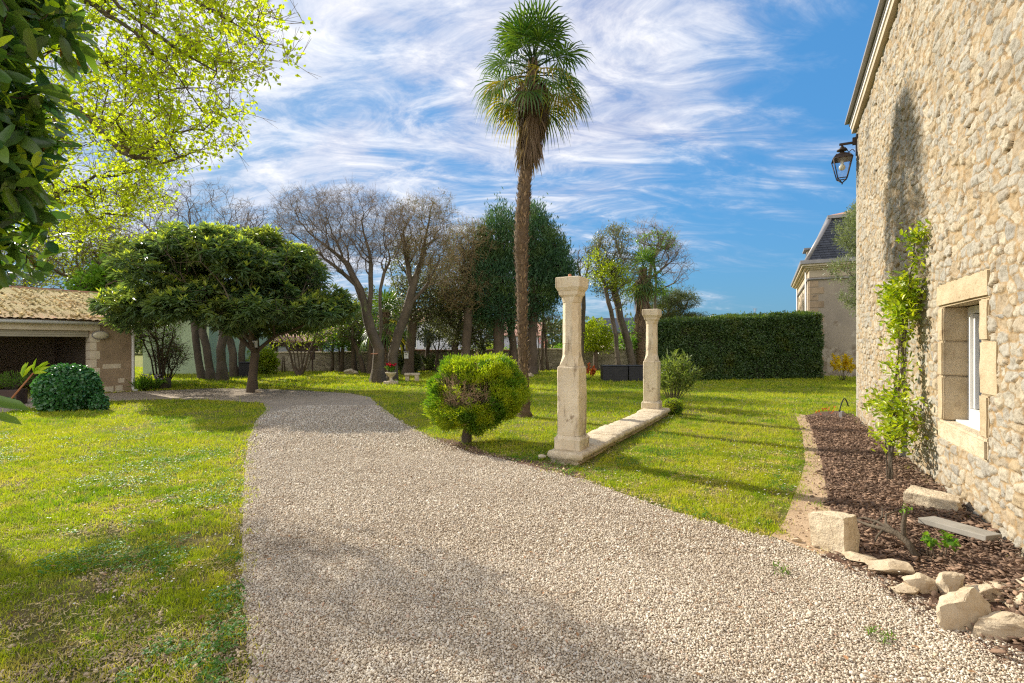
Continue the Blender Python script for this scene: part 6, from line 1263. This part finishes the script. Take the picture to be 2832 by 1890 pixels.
# ------------------------------------------------------------ near foliage at the left edge
def laurel():
    rng=np.random.default_rng(150); base=np.array((-2.35,1.30,0.)); root=thing('bay_shrub','large glossy dark bay shrub crowding the left edge very close to the viewer','shrub',tuple(base))
    def pw(px,py,Y): return P(px,py,Y)
    T=[]
    for (px,py,Yb,rx,ry,n) in ((20,50,1.40,135,110,62),(0,220,1.35,120,120,70),(20,330,1.45,90,90,45),(-20,430,1.35,105,110,55),(-10,560,1.42,95,95,50),(-50,690,1.4,60,80,30),(-160,300,1.4,130,420,130),(95,-10,1.5,120,45,36),(-160,760,1.4,120,160,60),(-140,-160,1.4,380,180,90)):
        d=nrm(rng.normal(size=(n,3)))*rng.random((n,1))**.45; s=Yb/1400; T.append(pw(px,py,Yb)+d*np.array((rx*s,.22,ry*s)))
    T=np.concatenate(T)+np.array((-.055,0,0)); st=[base,base+np.array((.05,0,.9)),base+np.array((.2,.05,1.6)),base+np.array((.45,.05,2.3))]
    Nn,par,tips=grow([st],T,rng,.35,.12,start=3); g,_,_=skeleton_geo(Nn,par,.0018,.035,sides=(8,6,4)); g.build('stems',M['bark_dark'],root,base,True)
    def big(T,per,mat,nm,Lk,Wk,upk=.2):
        m=len(T)*per; B=np.repeat(T,per,0)+rng.normal(0,.012,(m,3)); D=nrm(rng.normal(0,.75,(m,3))+np.array((.35,0,-.25+upk))); U=rng.normal(0,.5,(m,3))+HZ; S=nrm(np.cross(D,U)); U=np.cross(S,D); Ln=Lk*rng.uniform(.7,1.25,m); Wd=Wk*rng.uniform(.8,1.2,m); k=9; V=[]; prof=np.sin(np.linspace(0,math.pi,k)**.92)**.8
        cv=rng.uniform(.05,.45,m); wv=rng.uniform(0,6.28,m)
        for i in range(k):
            f=i/(k-1); c=B+D*(Ln*f)[:,None]-U*(Ln*cv*f*f)[:,None]; w=(Wd*.5*max(prof[i],.02))[:,None]; rip=(np.sin(wv+i*2.4)*.05*Wd)[:,None]
            V+= [c-S*w+U*(w*.28+rip), c, c+S*w+U*(w*.28-rip)]
        V=np.stack(V,1).reshape(-1,3); q=[]
        for i in range(k-1):
            a=i*3; q+=[[a,a+1,a+4,a+3],[a+1,a+2,a+5,a+4]]
        q=np.array(q); Q=(q[None]+(np.arange(m)*3*k)[:,None,None]).reshape(-1,4); r=np.repeat(rng.random(m),len(q)); g=Geo(); g.add(V,Q,None,r); o=g.build(nm,L[mat],root,base,True)
    big(T,4,'laurel','foliage',.076,.030)
    k=rng.random(len(T))<.26; big(T[k]+np.array((.02,0,.02)),3,'laurel_y','young_leaves',.045,.017,1.1)
    k=rng.random(len(T))<.05; big(T[k],2,'laurel_b','dying_leaves',.06,.02)
laurel()
def shoot():
    rng=np.random.default_rng(160); b=np.array((-2.0,1.55,.0)); root=thing('red_stemmed_shoot','reddish shoot with yellow-green leaves and a large blue-green leaf at the lower left edge','plant',tuple(b)); g=Geo()
    tip=P(92,1032,1.5); m1=P(30,1105,1.5); m0=P(-60,1150,1.5)
    g.tube([b,(b+m0)/2+np.array((-.1,0,.1)),m0,m1,tip],[.005,.004,.003,.003,.002],6); g.tube([m0,P(-10,1150,1.48),P(25,1160,1.46)],[.003,.003,.002],6); g.build('stem',surf('red_stem',(.28,.08,.04),(.35,.15,.06),9,.6,.2),root,b,True)
    lf=Geo(); B=np.array([tip]*7+[P(62,1045,1.5)]*4); D=np.array([(1,0,.5),(.6,.3,1),(.2,-.3,1),(.9,-.3,.1),(.3,.5,.7),(1,.2,.9),(.7,0,.8),(0,0,1),(-.3,.2,1),(.2,-.2,1),(.4,.1,.9)])+rng.normal(0,.1,(11,3)); leaves(lf,B,D,rng.normal(0,.5,(11,3))+np.array((-.5,-1,.5)),.048,.013,rng.random(11)); lf.build('young_leaves',L['laurel_y'],root,b)
    lf=Geo(); B=np.array([P(-60,1110,1.4),P(-30,1150,1.42),P(20,1098,1.5)]); D=np.array([(1,.1,-.12),(1,-.1,-.15),(.6,0,-.5)]); U_=np.array([(0,-.6,1),(.1,-.5,1),(0,-.5,1)])
    for i,(l_,w_) in enumerate(((.13,.05),(.10,.035),(.05,.02))): lf=Geo(); leaves(lf,B[i:i+1],D[i:i+1],U_[i:i+1],l_,w_,rng.random(1)); lf.build('old_leaf',L['laurel'],root,b)
shoot()
# planter with grassy tuft by the garage
gx,gy=gpt(30,13.2); rt=thing('planter','square planter holding a bright green grassy tuft at the left edge by the garage','planter',(gx,gy,0)); bm=bmesh.new(); add_box(bm,(0,0,.20),(.48,.48,.40),.3,.02); bmobj('pot',bm,M['dark_wood'],rt)
t2=stemmy('grassy_plant','bright green grassy tuft growing in the planter at the left edge','plant',(gx,gy,.38),60,.50,.42,'green',.16,.008,170,6,start=.1,r=.003)

# ------------------------------------------------------------ small garden things
# storage boxes
for k,(x0,x1,Yb) in enumerate(((1667,1737,21.2),(1739,1812,21.2))):
    a,_=gpt(x0,Yb); b,_=gpt(x1,Yb); h=.66; root=thing('storage_box',['left black wicker-pattern storage box on the lawn near the second palm','right black storage box, partly hidden behind the farther pillar'][k],'storage box',((a+b)/2,Yb+.3,0),'black storage boxes on the lawn'); w=b-a-.02
    boxobj('body',(0,0,h/2-.02),(w,.62,h-.03),M['black'],root,bev=.01); boxobj('lid',(0,-.005,h-.005),(w+.02,.66,.035),M['black'],root,bev=.008)
    bm=bmesh.new()
    for xx in (-w/2+.02,-w*.08,w/2-.02): add_box(bm,(xx,-.315,h/2-.02),(.035,.02,h-.06))
    for j in range(9): add_box(bm,(0,-.312,.05+j*.065),(w-.04,.008,.05))
    bmobj('front_panel',bm,M['dark_wood'] if 0 else M['black'],root)
# urn with red flowers on stone foot
def urn():
    x,y=G(1081,1063); c=np.array((x,y,0.)); root=thing('stone_urn','small pale stone urn on a square foot beside the big bare tree','urn',tuple(c)); boxobj('foot',(0,0,.06),(.55,.42,.12),M['limestone2'],root,.2,.015)
    g=Geo(); g.tube([(0,0,z) for z in (.12,.15,.18,.26,.34,.42,.46,.47)],[.12,.11,.06,.06,.15,.20,.22,.21],16); g.build('bowl',M['limestone2'],root,None,True)
    stemmy('red_flowers','bright red flowers in the stone urn beside the big bare tree','flowers',(c[0],c[1],.44),16,.34,.22,'green',.10,.05,180,10,start=.2,r=.005)
    stemmy('red_blooms','crimson flower heads above the urn foliage','flowers',(c[0]+.02,c[1]-.02,.60),12,.22,.2,'red',.07,.06,181,12,start=.8,r=.004)
urn()
def bench(px,py,w,lab,Yo=0):
    x,y=G(px,py); root=thing('stone_bench',lab,'stone bench',(x,y,0)); boxobj('top_slab',(0,0,.30),(w,.38,.09),M['limestone2'],root,.1,.015)
    for s in (-1,1): boxobj('support',(s*w*.32,0,.13),(.16,.30,.255),M['limestone2'],root,.1,.01)
bench(1068,1050,.75,'low pale stone bench right behind the urn at the big bare tree'); bench(1140,1055,.62,'low pale stone bench left of the golden bush, further right than the urn')
rock('edging_stone','grey boulder at the foot of the wall left of the leaning curved trunk','rock',(*gpt(969,26),.12),(.8,.5,.35),0,70,'limestone2',.4,.15)
rock('stone','low pale stone near the base of the tall palm, behind it on the lawn','rock',(*gpt(1467,24.),.1),(.4,.3,.25),0,71,'rock',.4,.15)
rock('stone','small pale stone at the foot of the loquat trunk','rock',(*gpt(714,16.4),.05),(.22,.18,.14),0,72,'rock',.4,.15)
# tree stump
x,y=G(452,1075); root=thing('tree_stump','cut tree stump standing on the lawn right of the garage corner','stump',(x,y,0)); g=Geo(); g.tube([(0,0,-.02),(0,0,.1),(0,0,.36)],[.26,.23,.225],14); g.build('bark',M['bark'],root,None,True); g=Geo(); g.tube([(0,0,.355),(0,0,.37)],.215,14); g.build('cut_face',M['wood'],root)
# birdhouses
def birdhouse(c,lab,s=.14):
    root=thing('birdhouse',lab,'birdhouse',tuple(c)); boxobj('box',(0,0,0),(s,s*.8,s*1.6),M['white_paint'],root,bev=.004); bm=bmesh.new(); add_box(bm,(0,-.01,s*.86),(s*1.25,s*1.1,.02),Matrix.Rotation(.2,4,'X')); bmobj('roof',bm,M['zinc'],root); g=Geo(); g.tube([(0,-s*.40,s*.2),(0,-s*.42,s*.2)],s*.16,10); g.build('hole',M['black'],root)
birdhouse(P(704,952,16.25),'pale wooden nesting box fixed on the loquat trunk'); birdhouse(P(1124,983,25.2),'small white nesting box on the dark oak trunk behind the big bare tree',.2)
c=P(1040,979,20.1); root=thing('bird_feeder','small red bird feeder tray on the left side of the big bare tree trunk','bird feeder',tuple(c)); boxobj('tray',(-.06,0,0),(.26,.2,.03),M['terracotta'],root,bev=.004); boxobj('bracket',(.05,.02,-.05),(.03,.03,.09),M['iron'],root)
# dark bin
x,y=gpt(683,24); root=thing('dustbin','dark plastic bin standing between trunks left of the loquat stem','bin',(x,y,0)); boxobj('body',(0,0,.33),(.5,.5,.66),M['black'],root,bev=.03); boxobj('lid',(0,0,.69),(.56,.56,.06),M['black'],root,bev=.02)
# dark wooden bird table / sign by the wall
x,y=gpt(864,28); root=thing('wooden_post_box','dark brown box on a thin post by the left garden wall','post box',(x,y,0)); boxobj('post',(0,0,.35),(.06,.06,.7),M['dark_wood'],root); boxobj('box',(0,0,.92),(.22,.18,.45),M['dark_wood'],root,bev=.02)
# olive tree behind the house corner, only its edge shows
tree('olive_tree','grey-green olive tree showing from behind the house corner in front of the slate roof','tree',[(14.8,19.2,0),(14.7,19.2,2),(14.4,19.2,3.6)],[blob(2338,750,19.2,42,32),blob(2372,640,19.2,46,60,60),blob(2430,640,19.2,80,110),blob(2430,800,19.2,70,110),blob(2362,820,19.2,30,22)],800,30,'olive',.13,.026,.22,.006,.16,190,'bark',up=.5)
# eye-level bits of planting at the base of the hedge
